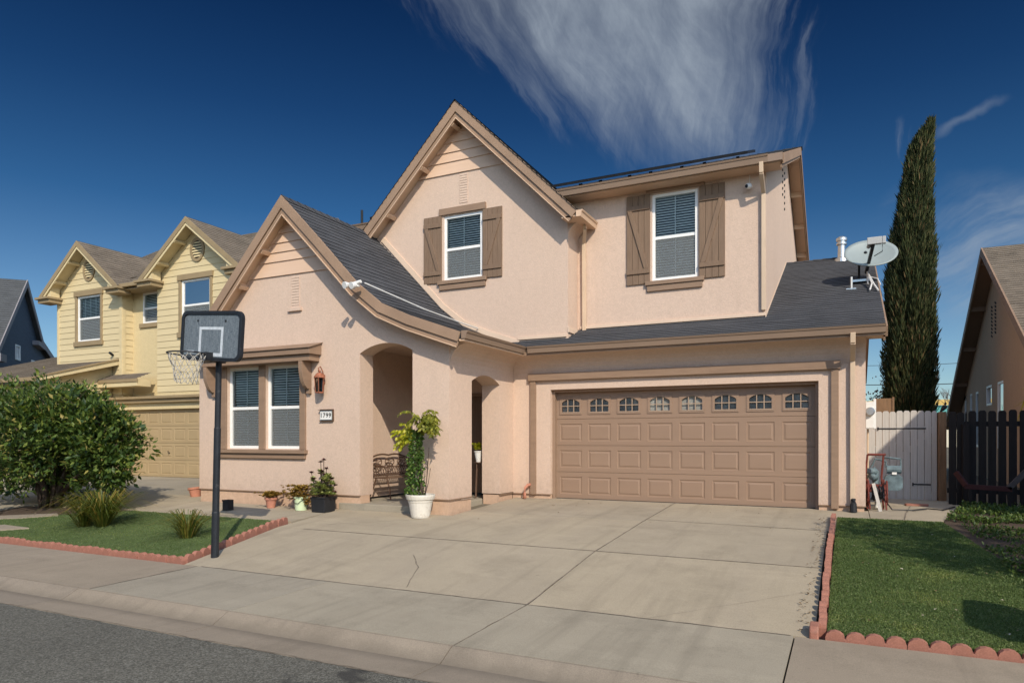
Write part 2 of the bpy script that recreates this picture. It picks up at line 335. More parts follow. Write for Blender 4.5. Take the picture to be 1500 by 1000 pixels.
# ---------------------------------------------------------------- leaf clouds (each leaf a small folded face)
def leafmesh(name, mat, parent, pos, axis, side, ln, wd, fold=.25):
    n = len(pos); off = OFF.get(parent.name, Vector((0,0,0))) if parent is not None else Vector((0,0,0))
    pos = np.asarray(pos, float)-np.array(off); axis = axis/np.maximum(np.linalg.norm(axis,axis=1,keepdims=True),1e-6)
    side = side-axis*np.sum(side*axis,axis=1,keepdims=True); side /= np.maximum(np.linalg.norm(side,axis=1,keepdims=True),1e-6)
    nr = np.cross(axis, side); ln = np.broadcast_to(np.asarray(ln,float).reshape(-1,1),(n,1)); wd = np.broadcast_to(np.asarray(wd,float).reshape(-1,1),(n,1))
    p0 = pos; tip = pos+axis*ln; mid = pos+axis*ln*.45
    l = mid+side*wd/2+nr*wd*fold; r = mid-side*wd/2+nr*wd*fold
    V = np.stack([p0, r, tip, l], 1).reshape(-1,3)
    me = bpy.data.meshes.new(name); me.vertices.add(4*n); me.vertices.foreach_set('co', V.ravel())
    idx = np.arange(n)[:,None]*4; T = np.concatenate([idx+np.array([[0,1,2]]), idx+np.array([[0,2,3]])],1).reshape(-1)
    me.loops.add(6*n); me.loops.foreach_set('vertex_index', T.astype(np.int32))
    me.polygons.add(2*n); me.polygons.foreach_set('loop_start', np.arange(0,6*n,3,dtype=np.int32)); me.polygons.foreach_set('loop_total', np.full(2*n,3,np.int32))
    me.materials.append(mat); me.update(calc_edges=True)
    o = bpy.data.objects.new(name, me); COL.objects.link(o)
    if parent is not None: o.parent = parent; OFF[o.name] = off
    return o
def rdir(n): d = RNG.normal(size=(n,3)); return d/np.linalg.norm(d,axis=1,keepdims=True)
def clumps(centres, per, rad, outward, up=.2):
    c = np.repeat(centres, per, 0); d = rdir(len(c)); r = rad*RNG.random((len(c),1))**.5
    pos = c+d*r; ow = np.repeat(outward, per, 0)
    ax = ow*.7+rdir(len(c))*.9+np.array([0,0,up]); return pos, ax
# ---------------------------------------------------------------- ground profile
GK = [(-90,-.48),(-2,-.45),(4.09,-.53),(4.5,-.55),(4.68,-.46),(6.12,-.445),(8.15,-.22),(10.5,-.09),(12.6,0),(160,0)]
def g(y):
    for (a,za),(b,zb) in zip(GK, GK[1:]):
        if y <= b: return za+(zb-za)*(y-a)/(b-a)
    return 0.
def clip(poly, c, lo):
    out = []
    for k in range(len(poly)):
        a, b = poly[k], poly[(k+1)%len(poly)]
        ia, ib = ((a[1] >= c) == lo) or a[1]==c, ((b[1] >= c) == lo) or b[1]==c
        if ia: out.append(a)
        if ia != ib:
            t = (c-a[1])/(b[1]-a[1]); out.append((a[0]+(b[0]-a[0])*t, c))
    return out
def surf(mb, poly, off=0., skirt=.05, gf=g):
    ks = [k[0] for k in GK]
    for a,b in zip(ks, ks[1:]):
        p = clip(clip(poly, a, True), b, False)
        if len(p) > 2: mb.face([(x,y,gf(y)+off) for x,y in p])
    if skirt:
        for k in range(len(poly)):
            a, b = poly[k], poly[(k+1)%len(poly)]; cuts = [0,1]+[(c-a[1])/(b[1]-a[1]) for c in ks if abs(b[1]-a[1])>1e-6 and 0<(c-a[1])/(b[1]-a[1])<1]
            cuts.sort()
            for t0,t1 in zip(cuts, cuts[1:]):
                q = [(a[0]+(b[0]-a[0])*t, a[1]+(b[1]-a[1])*t) for t in (t0,t1)]
                mb.face([(q[0][0],q[0][1],gf(q[0][1])+off),(q[1][0],q[1][1],gf(q[1][1])+off),(q[1][0],q[1][1],gf(q[1][1])+off-skirt),(q[0][0],q[0][1],gf(q[0][1])+off-skirt)])
def struct(mb, name, mat, **k): return tag(mb.build(name, mat, **k), kind='structure')
# ---------------------------------------------------------------- shingle courses
def shingles(mb, La, Lb, seg=.3, cs=.14, lift=.013, seed=0):
    """La, Lb: eave->ridge polylines at the two lateral ends"""
    rr = random.Random(seed); La = [Vector(p) for p in La]; Lb = [Vector(p) for p in Lb]
    cum = [0]
    for k in range(1,len(La)): cum.append(cum[-1]+max((La[k]-La[k-1]).length, (Lb[k]-Lb[k-1]).length))
    T = cum[-1]; n = max(1,int(T/cs)); cs2 = T/n
    def at(P, s):
        for k in range(1,len(P)):
            if s <= cum[k]+1e-9: return P[k-1].lerp(P[k], (s-cum[k-1])/(cum[k]-cum[k-1]))
        return P[-1].copy()
    for i in range(n):
        a0, b0, a1, b1 = at(La,i*cs2), at(Lb,i*cs2), at(La,(i+1)*cs2), at(Lb,(i+1)*cs2)
        w = b0-a0; nrm = w.cross(a1-a0)
        if nrm.length < 1e-9: continue
        nrm.normalize()
        if nrm.z < 0: nrm = -nrm
        up = (a1-a0).normalized(); m = max(1,int(w.length/seg))
        js = [(rr.uniform(-.002,.003), rr.uniform(-.004,.004)) for _ in range(m+1)]
        low = [a0.lerp(b0,j/m)+nrm*(lift+js[j][0])+up*js[j][1] for j in range(m+1)]
        hi = [a1.lerp(b1,j/m)+nrm*.002+up*.012 for j in range(m+1)]
        v0 = i*.14; W = w.length; uo = a0.dot(w.normalized()) if W > 0 else 0
        for j in range(m):
            u0, u1 = uo+W*j/m, uo+W*(j+1)/m
            mb.face([low[j],low[j+1],hi[j+1],hi[j]], [(u0,v0+.004),(u1,v0+.004),(u1,v0+.136),(u0,v0+.136)])
            mb.face([low[j]-nrm*(lift+.008),low[j+1]-nrm*(lift+.008),low[j+1],low[j]], [(u0,v0+.002)]*4)
def lap(mb, zs, lim, y, holes=(), proud=.016, ax='y'):
    """lap boards; lim(z)->(u0,u1); plane at y facing -Y (ax y) or plane x=y facing +X (ax x)"""
    f = (lambda u,z,p: (u, y-p, z)) if ax=='y' else (lambda u,z,p: (y+p, u, z))
    for z0,z1 in zip(zs, zs[1:]):
        cuts = sorted({z0,z1}|{h[k] for h in holes for k in (2,3) if z0 < h[k] < z1})
        for a,b in zip(cuts, cuts[1:]):
            (p0,p1),(q0,q1) = lim(a), lim(b); pa, pb = proud*(z1-a)/(z1-z0)+.003, proud*(z1-b)/(z1-z0)+.003
            iv = [(0.,1.)]; mid = (a+b)/2; m0,m1 = lim(mid)
            for h in holes:
                if h[2] < mid < h[3] and m1>m0:
                    t0,t1 = (h[0]-m0)/(m1-m0), (h[1]-m0)/(m1-m0); nv = []
                    for s,e in iv:
                        if t1<=s or t0>=e: nv.append((s,e))
                        else:
                            if t0>s: nv.append((s,t0))
                            if t1<e: nv.append((t1,e))
                    iv = nv
            for s,e in iv:
                P = lambda t,l0,l1: l0+(l1-l0)*t
                mb.face([f(P(s,p0,p1),a,pa), f(P(e,p0,p1),a,pa), f(P(e,q0,q1),b,pb), f(P(s,q0,q1),b,pb)])
                if a==z0: mb.face([f(P(s,p0,p1),a,0), f(P(e,p0,p1),a,0), f(P(e,p0,p1),a,pa), f(P(s,p0,p1),a,pa)])
# ---------------------------------------------------------------- window unit (u along the wall, facing -Y or -X)
def window(root, x0, x1, z0, z1, y, rail=None, grid=(2,1), lowgrid=(2,1), screen=True, fw=.055, ax='y', depth=.12, blinds=True, sgn=1):
    F = (lambda u,z,d: (u, y+d, z)) if ax=='y' else (lambda u,z,d: (y+d*sgn, u, z))
    def B(mb, u0,u1,d0,d1,a,b):
        p, q = F(u0,a,d0), F(u1,b,d1); mb.box(min(p[0],q[0]),max(p[0],q[0]),min(p[1],q[1]),max(p[1],q[1]),min(p[2],q[2]),max(p[2],q[2]))
    w = MB()
    B(w,x0,x1,.0,.09,z0,z0+fw); B(w,x0,x1,.0,.09,z1-fw,z1); B(w,x0,x0+fw,.0,.09,z0+fw,z1-fw); B(w,x1-fw,x1,.0,.09,z0+fw,z1-fw)
    if rail: B(w,x0+fw,x1-fw,.02,.07,rail-.03,rail+.03)
    o = w.build('window', M['vinyl'], root, bevel=.004)
    parts = [(z0+fw,(rail-.03) if rail else z1-fw,lowgrid,.055)]
    if rail: parts.append((rail+.03,z1-fw,grid,.035))
    mt = MB(); gl = []
    for a,b,gr,d in parts:
        for k in range(1,gr[0]): u = x0+fw+(x1-x0-2*fw)*k/gr[0]; B(mt,u-.009,u+.009,d+.004,d+.012,a,b)
        for k in range(1,gr[1]):
            zz = a+(b-a)*k/gr[1]; B(mt,x0+fw,x1-fw,d+.005,d+.0115,zz-.009,zz+.009)
        gm = MB(); gm.face([F(x0+fw,a,d),F(x1-fw,a,d),F(x1-fw,b,d),F(x0+fw,b,d)]); gm.build('glass_pane', M['glass'], o)
    if mt.v: mt.build('muntin', M['vinyl'], o)
    if blinds:
        bl = MB(); z = z0+fw+.02
        while z < z1-fw:
            bl.face([F(x0+.03,z,.100),F(x1-.03,z,.100),F(x1-.03,z+.030,.118),F(x0+.03,z+.030,.118)]); z += .05*random.uniform(.96,1.04)
        bl.build('blinds', M['blind'], o)
    if screen:
        s = MB(); s.face([F(x0+fw,z0+fw,.03),F(x1-fw,z0+fw,.03),F(x1-fw,parts[0][1],.03),F(x0+fw,parts[0][1],.03)]); s.build('insect_screen', M['screen'], o)
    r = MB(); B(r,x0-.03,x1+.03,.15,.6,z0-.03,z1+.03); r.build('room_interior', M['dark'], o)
    return o
def screenmat():
    m, nt, N, L, P = nm('insect_mesh'); P.inputs['Base Color'].default_value = (.27,.28,.27,1); P.inputs['Roughness'].default_value = .7
    t = N.new('ShaderNodeBsdfTransparent'); ms = N.new('ShaderNodeMixShader'); ms.inputs[0].default_value = .4
    L.new(t.outputs[0], ms.inputs[1]); L.new(P.outputs[0], ms.inputs[2]); L.new(ms.outputs[0], N['Material Output'].inputs[0]); return m
M['screen'] = screenmat()
SUN_E=2.7; SKY_S=.15; SKY_T=(1.27,1.2,1.12); SKY_R=[(0,(.38,.43,.45)),(.30,(.075,.17,.245)),(.42,(.036,.103,.175)),(.56,(.013,.052,.108))]; CLOUD=(1.6,1.85,2.15); EXPO=.62
# ================================================================ MAIN HOUSE
H = thing('stucco_house', 'two-storey pink stucco house with brown trim, charcoal shingles and a wide brown garage door', 'house', (-4.5, 12.5, 0))
BP = [(-12.2,2.93),(-11.39,3.76),(-9.51,5.74),(-8.57,4.80),(-7.72,3.92),(-7.2,3.52),(-6.63,3.27),(-6.09,3.08),(-5.63,2.92)]; BP = [(x*1.0078, 1.19+(z-1.19)*1.0078) for x,z in BP]   # front gable roof profile
CP = [(-9.95,5.40),(-7.22,8.15),(-4.55,5.50)]                                                                          # upper gable roof profile
def inner(prof, x0, x1, d, z0):
    pl = offpoly(prof, -d); out = [(x0,z0)]
    def zat(x):
        for a,b in zip(pl,pl[1:]):
            if a[0] <= x <= b[0]: return a[1]+(b[1]-a[1])*(x-a[0])/(b[0]-a[0])
        return pl[-1][1]
    out.append((x0,zat(x0))); out += [p for p in pl if x0 < p[0] < x1]; out.append((x1,zat(x1))); out.append((x1,z0)); return out, zat
def archloop(x0, x1, z0, zs, zc, n=14):
    pts = [(x1,z0),(x1,zs)]; cx = (x0+x1)/2; w = (x1-x0)/2; h = zc-zs; R = (w*w+h*h)/(2*h); 
    for k in range(1,n):
        x = x1+(x0-x1)*k/n; pts.append((x, zc-R+math.sqrt(max(R*R-(x-cx)**2,0))))
    return pts+[(x0,zs),(x0,z0)]
wall = MB()
# front gable wall (Y=10) with the arch cut from its bottom edge
o, zB = inner(BP, -12.16, -6.06, .14, .146)
ar = archloop(-7.965, -6.81, .146, 2.74, 2.90)
outer = [o[0]]+o[1:]; outer = outer+ar    # clockwise: left-bottom ... right-bottom then arch right-to-left
wall.plate(outer, [[(-11.34,.99),(-10.45,.99),(-10.45,2.62),(-11.34,2.62)],[(-10.28,.99),(-9.39,.99),(-9.39,2.62),(-10.28,2.62)]], FY(10.0), .39)
# porch side wall (X=-6.06) with the small arch
so = [(10.39,.11),(10.39,2.95),(12.5,2.95),(12.5,.11)]+archloop(10.78,11.89,.11,2.23,2.37)
wall.plate(so, [], FX(-6.45), .39)
# left outer wall, porch inner walls
wall.box(-12.16,-11.9,10.39,22.6,.1,2.9); wall.box(-8.75,-8.45,10.39,12.6,.03,2.97)
wall.plate([(-8.45,.03),(-8.45,2.97),(-6.06,2.97),(-6.06,.03),(-6.7,.03),(-6.7,2.1),(-7.62,2.1),(-7.62,.03)],[],FY(12.6),.2)
wall.box(-8.45,-6.45,10.39,12.6,2.95,3.0)
# garage wall with the door opening
wall.plate([(-6.06,.085),(-6.06,2.86),(.31,2.86),(.31,.085),(-.39,.085),(-.39,2.155),(-5.24,2.155),(-5.24,.085)],[],FY(12.5),.24)
# right gable end of the garage
def zA(y): return 2.95+.43*(y-12.05)
YR = 17.85
wall.plate([(12.74,.085),(12.74,zA(12.74)-.13),(YR,zA(YR)-.13),(23.1,zA(YR)-.13-.43*(23.1-YR)),(23.1,.085)],[],FX(.11),.2)
# upper gable wall (Y=12.5)
o, zC = inner(CP, -9.51, -4.87, .14, 2.88)
wall.plate(o, [[(-7.71,4.56),(-6.78,4.56),(-6.78,5.93),(-7.71,5.93)]], FY(12.5), .57)
# upper right wall (Y=13.07)
def zD(y): return 6.14+.40*(y-12.68)
YD = 18.0
wall.plate([(-10.1,2.7),(-10.1,6.1),(-1.27,6.1),(-1.27,2.7)], [[(-3.35,4.23),(-2.48,4.23),(-2.48,5.9),(-3.35,5.9)],[(-9.3,3),(-5.1,3),(-5.1,5.3),(-9.3,5.3)]], FY(13.07), .25)
wall.plate([(13.32,2.7),(13.32,zD(13.32)-.13),(YD,zD(YD)-.13),(23.0,zD(YD)-.13-.4*(23.-YD)),(23.0,2.7)],[],FX(-1.52),.25)
wall.plate([(13.32,2.7),(13.32,zD(13.32)-.13),(YD,zD(YD)-.13),(23.0,zD(YD)-.13-.4*(23.-YD)),(23.0,2.7)],[],FX(-10.1),.25)
# coved corners under the eaves
def cove(ya, yb, x, zt, r):
    pts = [(x-.02,zt-r)]+[(x+r-r*math.cos(a), zt-r+r*math.sin(a)) for a in [math.pi/2*k/7 for k in range(8)]]+[(x+r,zt+.03),(x-.02,zt+.03)]
    wall.plate(pts, [], FY(ya), yb-ya)
cove(10.02,12.49,-6.06,2.81,.36); wall.plate([(12.52,2.45)]+[(12.5-.40+.40*math.cos(a),2.41+.40*math.sin(a)) for a in [math.pi/2*k/7 for k in range(8)]]+[(12.1,2.84),(12.52,2.84)],[],FX(-6.05),6.36); cove(12.52,13.05,-4.87,5.42,.28)
wall = wall.build('wall', M['stucco'], H, bevel=.014)
fd = MB()
for b in ((-12.14,-7.97,10.02,10.3),(-6.79,-6.08,10.02,10.79),(-6.43,-6.08,11.9,12.5),(-6.08,-5.25,12.52,12.7),(-.385,.29,12.52,12.73),(-.1,.29,12.73,23.)):
    MB().box(*b,-.3,.150 if b[2]<11 else .09).build('foundation', M['stucco_f'], H)
sc = MB()
for b in ((-12.17,-7.96,9.985,10.02,.135,.15),(-6.815,-6.05,9.985,10.02,.135,.15),(-6.07,-6.045,10.02,10.785,.135,.15),(-6.07,-6.045,11.885,12.49,.085,.1),(-6.05,-5.23,12.485,12.51,.075,.09),(-.395,.32,12.485,12.51,.075,.09)): MB().box(*b).build('weep_screed', M['trim'], H)
# ---- roofs
rf = MB()
def clampxy(P, y0, y1): return [(x,y0,z) for x,z in P],[(x,y1,z) for x,z in P]
R_ = BP[2:][::-1]; L_ = BP[:3]
# right slope of the front gable: runs back to the upper gable wall, lower part to the garage valley
a, b = clampxy(R_, 9.70, 12.52); shingles(rf, a, b, seed=1)
a, b = clampxy(L_, 9.70, 13.6); shingles(rf, a, b, seed=2)
rf.plate(band(BP,-.002,-.10), [], FY(9.73), 2.78)
# upper gable
a, b = clampxy(CP[1:][::-1], 12.12, 17.6); shingles(rf, a, b, seed=3)
a, b = clampxy(CP[:2], 12.12, 17.6); shingles(rf, a, b, seed=4)
rf.plate(band(CP,-.002,-.10), [], FY(12.16), 5.4)
# garage roof (front slope) with the valley on its left
Xv = lambda y: -5.63-1.0*(y-12.05)-.10
shingles(rf, [(Xv(12.05),12.03,zA(12.03)),(Xv(12.65),12.65,zA(12.65))], [(.58,12.03,zA(12.03)),(.58,12.65,zA(12.65))], seed=5)
shingles(rf, [(-6.3,12.65,zA(12.65)),(-6.3,13.1,zA(13.1))], [(.58,12.65,zA(12.65)),(.58,13.1,zA(13.1))], seed=6)
shingles(rf, [(-1.30,13.1,zA(13.1)),(-1.30,YR,zA(YR))], [(.58,13.1,zA(13.1)),(.58,YR,zA(YR))], seed=7)
shingles(rf, [(-10,23.5,zA(YR)-.43*(23.5-YR)),(-10,YR,zA(YR))], [(.58,23.5,zA(YR)-.43*(23.5-YR)),(.58,YR,zA(YR))], seed=8)
rf.plate([(12.07,zA(12.07)-.004),(YR,zA(YR)-.004),(23.5,zA(YR)-.43*(23.5-YR)-.004),(23.5,zA(YR)-.43*(23.5-YR)-.1),(YR,zA(YR)-.1),(12.07,zA(12.07)-.1)],[],FX(-1.3),1.86)
rf.plate([(12.07,zA(12.07)-.004),(13.08,zA(13.08)-.004),(13.08,zA(13.08)-.1),(12.07,zA(12.07)-.1)],[],FX(-5.62),4.32)
# main upper roof
XD0, XD1 = -10.45, -.95
shingles(rf, [(XD0,12.66,zD(12.66)),(XD0,YD,zD(YD))], [(XD1,12.66,zD(12.66)),(XD1,YD,zD(YD))], seed=9)
shingles(rf, [(XD0,23.4,zD(YD)-.4*(23.4-YD)),(XD0,YD,zD(YD))], [(XD1,23.4,zD(YD)-.4*(23.4-YD)),(XD1,YD,zD(YD))], seed=10)
rf.plate([(12.7,zD(12.7)-.004),(YD,zD(YD)-.004),(23.4,zD(YD)-.4*(23.4-YD)-.004),(23.4,zD(YD)-.4*(23.4-YD)-.09),(YD,zD(YD)-.09),(12.7,zD(12.7)-.09)],[],FX(XD0+.03),XD1-XD0-.06)
roof = rf.build('roof', M['shingle'], H)
rc = MB()   # ridge caps
def ridge(p, q, w=.13):
    p, q = Vector(p), Vector(q); n = int((q-p).length/.2); d = (q-p).normalized(); s = d.cross(Vector((0,0,1)))
    for k in range(n):
        a = p.lerp(q,k/n)+Vector((0,0,.025)); b = p.lerp(q,(k+1.15)/n)+Vector((0,0,.012))
        for sg in (-1,1): rc.face([a,b,b+s*sg*w-Vector((0,0,w*RS)),a+s*sg*w-Vector((0,0,w*RS))],[(0,k*.14+.01),(.1,k*.14+.01),(.1,k*.14+.1),(0,k*.14+.1)])
def cap(*a):
    global rc
    rc = MB(); ridge(*a); rc.build('ridge_cap', M['shingle'], roof)
RS = 1.0; cap((-9.58,9.70,5.78),(-9.58,13.05,5.78)); cap((-7.22,12.12,8.155),(-7.22,17.3,8.155)); RS = .42; cap((-1.3,YR,zA(YR)),(.58,YR,zA(YR))); cap((XD0,YD,zD(YD)),(XD1,YD,zD(YD)))

# ---- barge boards
def barge(prof, y, name='barge_board'):
    m = MB(); m.plate(band(prof,.012,-.155), [], FY(y), .035); m.build(name, M['barge'], H, bevel=.004)
    m = MB(); m.plate(band(prof,-.160,-.235), [], FY(y+.03), .035); m.build(name, M['barge'], H, bevel=.003)
    m = MB(); m.plate(band(prof,-.236,-.252), [], FY(y+.012), .03); m.build('barge_moulding', M['soffit'], H)
barge(BP, 9.69); barge([CP[0],CP[1],CP[2]], 12.14)
m = MB(); m.plate(band(BP,-.105,-.135), [], FY(9.76), .25); m.plate(band(CP,-.105,-.135), [], FY(12.17), .34); m.build('soffit', M['soffit'], H)
# outlooker blocks under the rakes
def lookouts(prof, ts, y0, y1, seg):
    (xa,za),(xb,zb) = prof[seg], prof[seg+1]; d = Vector((xb-xa,0,zb-za)).normalized(); n = Vector((-d.z,0,d.x))
    for t in ts:
        c = Vector((xa+(xb-xa)*t, (y0+y1)/2, za+(zb-za)*t))-n*.20
        b = MB(); b.obox(c, .085, y1-y0, .125, d, (0,1,0), n); b.build('lookout_block', M['soffit'], H, bevel=.004)
lookouts([BP[0],BP[2]], (.22,.5,.72,.93), 9.77, 9.995, 0); lookouts(BP, (.2,.6), 9.77, 9.995, 2)
lookouts(CP, (.3,.62,.9), 12.19, 12.49, 0); lookouts(CP, (.12,.5,.85), 12.19, 12.49, 1)
# right rakes (seen from below)
def rake_x(x, y0, y1, yr, z0f, slope, wx, n, nm_='barge_board'):
    zr = z0f(yr); zb = zr-slope*(y1-yr)
    pl = [(y0,z0f(y0)),(yr,zr),(y1,zb)]
    m = MB(); m.plate(band(pl,-.004,-.18), [], FX(x-.03), .035); m.build(nm_, M['barge'], H, bevel=.004)
    m = MB(); m.plate(band(pl,-.185,-.24), [], FX(x-.055), .03); m.build(nm_, M['barge'], H)
    m = MB(); m.plate(band(pl,-.105,-.13), [], FX(wx+.01), x-.06-wx); m.build('soffit', M['soffit'], H)
    for k in range(n):
        y = y0+.5+(y1-y0-.9)*k/(n-1); z = (z0f(y) if y < yr else zr-slope*(y-yr))
        b = MB(); b.obox(((wx+x-.04)/2, y, z-.19), x-.06-wx, .09, .13); b.build('lookout_block', M['soffit'], H)
rake_x(XD1, 12.66, 23.4, YD, zD, .4, -1.27, 9); rake_x(.60, 12.03, 23.5, YR, zA, .43, .31, 10)
# ---- gutters
gt = MB()
def gut(x0,x1,y0,y1,z): return (x0,x1,y0,y1,z-.125,z)
for b in (gut(-5.52,.58,11.99,12.09,2.965),): gt.plate([(b[2]-.012,b[5]),(b[2]+.0,b[5]-.03),(b[2]+.012,b[5]-.035),(b[2]+.03,b[4]),(b[3],b[4]),(b[3],b[5]),(b[2]+.01,b[5]),(b[2]+.01,b[5]+.004)],[],FX(b[0]),b[1]-b[0])
g1 = gt.build('gutter', M['gutter'], H)
gt = MB(); gt.plate([(12.58,6.13),(12.592,6.10),(12.605,6.095),(12.625,6.00),(12.69,6.00),(12.69,6.13)],[],FX(-10.4),9.2); gt.build('gutter', M['gutter'], H)
m = MB(); m.plate([(12.62,6.13),(12.72,6.15),(12.72,5.99),(12.62,6.0)],[],FX(-1.2),.24); m.build('gutter_return', M['gutter'], H)
gt = MB(); gt.plate([(-5.54,2.965),(-5.555,2.93),(-5.57,2.925),(-5.59,2.835),(-5.67,2.835),(-5.67,2.965)],[],FY(9.73),2.29); gt.build('gutter', M['gutter'], H)
gt = MB(); gt.plate([(-4.42,5.50),(-4.435,5.47),(-4.45,5.465),(-4.47,5.38),(-4.56,5.38),(-4.56,5.50)],[],FY(12.12),.90); gt.build('gutter', M['soffit'], H)
sf = MB(); sf.box(.31,.56,12.075,12.5,2.80,2.835); sf.box(-5.72,-5.62,9.75,12.08,2.80,2.83); sf.box(-10.4,-1.0,12.69,13.07,5.985,6.01); sf.box(-4.87,-4.5,12.17,13.06,5.40,5.43); sf.build('soffit', M['soffit'], H)
fc = MB(); fc.box(-5.62,.57,12.06,12.085,2.80,2.95); fc.build('fascia', M['trim'], H)
# ---- downspouts
def spout(name, pts, w=.075, d=.055):
    m = MB()
    for a,b in zip(pts,pts[1:]): m.bar(a,b,w,d,up=(0,1,.001) if abs(a[2]-b[2])>abs(a[1]-b[1]) else (0,0,1))
    return m.build(name, M['downspout'], H, bevel=.006)
spout('downspout',[(.12,12.02,2.86),(.12,12.05,2.70),(.12,12.45,2.46),(.12,12.46,.10)])
spout('downspout',[(-1.31,12.63,6.02),(-1.31,12.66,5.84),(-1.31,13.02,5.60),(-1.31,13.03,3.50)],.07)
spout('downspout',[(-4.60,12.70,5.42),(-4.60,12.72,5.32),(-4.72,13.00,5.12),(-4.72,13.02,3.36)],.07)
m = MB(); m.tube([(.13,12.38,.0),(.13,12.38,.13),(.13,12.42,.2)],[.06,.05,.04],10); m.build('drain_adaptor', M['black'], H)
# ---- flashing along the walls
fl = MB()
pl = [p for p in offpoly(BP[2:], .02) if p[0] < -5.6]; pl = [(x,z) for x,z in pl]
fl.plate(band([(-9.35,5.60)]+[p for p in pl[1:]][:-1]+[(-5.95,3.05)], .015, .125), [], FY(12.470), .05)
fl.obox((-3.04,13.055,3.43),3.54,.04,.055); fl.obox((-5.42,12.485,3.21),1.05,.04,.055)
fl.plate([(13.0,zA(13.0)),(17.8,zA(17.8)),(17.8,zA(17.8)+.045),(13.0,zA(13.)+.045)],[],FX(-1.275),.012)
fl.obox((-4.855,12.77,3.32),.03,.56,.10)
fl.build('flashing', M['flash'], H)
# ---- gable siding boards
def boards(prof, zs, x0, x1, y):
    pl = offpoly(prof, -.13); m = MB(); ap = max(pl, key=lambda p:p[1])
    def lim(z):
        L = R = ap[0]
        for a,b in zip(pl,pl[1:]):
            if min(a[1],b[1]) <= z <= max(a[1],b[1]):
                x = a[0]+(b[0]-a[0])*(z-a[1])/(b[1]-a[1])
                if b[1] > a[1]: L = x
                else: R = x
        return (max(L,x0),min(R,x1))
    lap(m, zs+[ap[1]-.01], lim, y, proud=.024); m.build('gable_siding', M['siding_p'], H)
boards(BP, [4.36,4.64,4.82,5.00,5.18,5.36], -12, -6.1, 9.998); boards(CP, [6.81,7.07,7.27,7.47,7.67], -9.5, -4.9, 12.498)
# ---- gable vents
def gvent(x0,x1,z0,z1,y,sill):
    m = MB(); n = int((z1-z0)/.05)
    for k in range(n):
        z = z0+(z1-z0)*k/n; m.face([(x0,y-.011,z),(x1,y-.011,z),(x1,y-.006,z+.045),(x0,y-.006,z+.045)]); m.face([(x0,y-.011,z),(x1,y-.011,z),(x1,y-.004,z-.005),(x0,y-.004,z-.005)])
    m.box(x0-.008,x0,y-.010,y,z0,z1); m.box(x1,x1+.008,y-.010,y,z0,z1)
    if sill: m.box(x0-.07,x1+.07,y-.05,y,z0-.06,z0-.003)
    m.build('gable_vent', M['stucco'], H)
gvent(-9.60,-9.41,3.70,4.33,10.0,True); gvent(-7.31,-7.13,6.16,6.79,12.5,False)
m = MB()
for c,(yy) in enumerate((16.7,17.25)):
    for k in range(7):
        z = 6.75+k*.14-(.17 if c==1 else 0); m.obox((-1.268,yy,z),.012,.22,.055,(1,0,0),(0,.94,.34),(0,-.34,.94))
m.build('gable_vent', M['dark'], H)
# ---- windows, trim, shutters
window(H,-11.34,-10.45,.99,2.62,10.06,1.80); window(H,-10.28,-9.39,.99,2.62,10.06,1.80)
def trim(name, boxes, bev=.006, mat='trim'):
    for b in boxes: r = MB().box(*b).build(name, M[mat], H, bevel=bev)
    return r
trim('window_trim', [(-11.54,-11.345,9.965,10.03,.975,2.66),(-10.445,-10.285,9.965,10.03,.975,2.66),(-9.385,-9.24,9.965,10.03,.975,2.66)])
trim('window_sill', [(-11.6,-9.20,9.90,10.02,.90,.972)]); trim('window_sill', [(-11.55,-9.24,9.945,10.02,.80,.896)])
hd = MB(); hd.plate([(9.66,2.76),(9.66,2.86),(9.995,2.99),(9.995,2.76)],[],FX(-11.85),2.99); hd.plate([(9.72,2.64),(9.72,2.757),(9.99,2.757),(9.99,2.64)],[],FX(-11.80),2.89)
hood = hd.build('window_hood', M['trim'], H, bevel=.005)
m = MB(); m.plate([(9.63,2.866),(9.63,2.876),(9.998,3.0),(9.998,2.992)],[],FX(-11.88),3.05); m.build('hood_cap', M['trim'], hood)
for x in (-11.72,-9.18):
    pts = [(9.985,2.04),(9.985,2.637),(9.72,2.637),(9.72,2.56)]+[(9.72+.21*(1-math.cos(a)),2.56-.44*math.sin(a)) for a in [math.pi/2*k/6 for k in range(1,7)]]+[(9.93,2.04)]
    m = MB(); m.plate(pts,[],FX(x),.085); m.build('hood_bracket', M['trim'], hood, bevel=.004)
window(H,-7.71,-6.78,4.56,5.93,12.52,5.22); window(H,-3.35,-2.48,4.23,5.9,13.09,5.06)
trim('window_header', [(-7.81,-6.68,12.455,12.51,5.95,6.09)]); trim('window_sill', [(-7.84,-6.66,12.43,12.51,4.47,4.55)]); trim('window_sill', [(-7.80,-6.69,12.455,12.51,4.355,4.465)])
trim('window_header', [(-3.46,-2.35,13.025,13.08,5.92,5.985)]); trim('window_sill', [(-3.47,-2.36,13.0,13.08,4.145,4.222)]); trim('window_sill', [(-3.44,-2.39,13.025,13.08,4.03,4.14)])
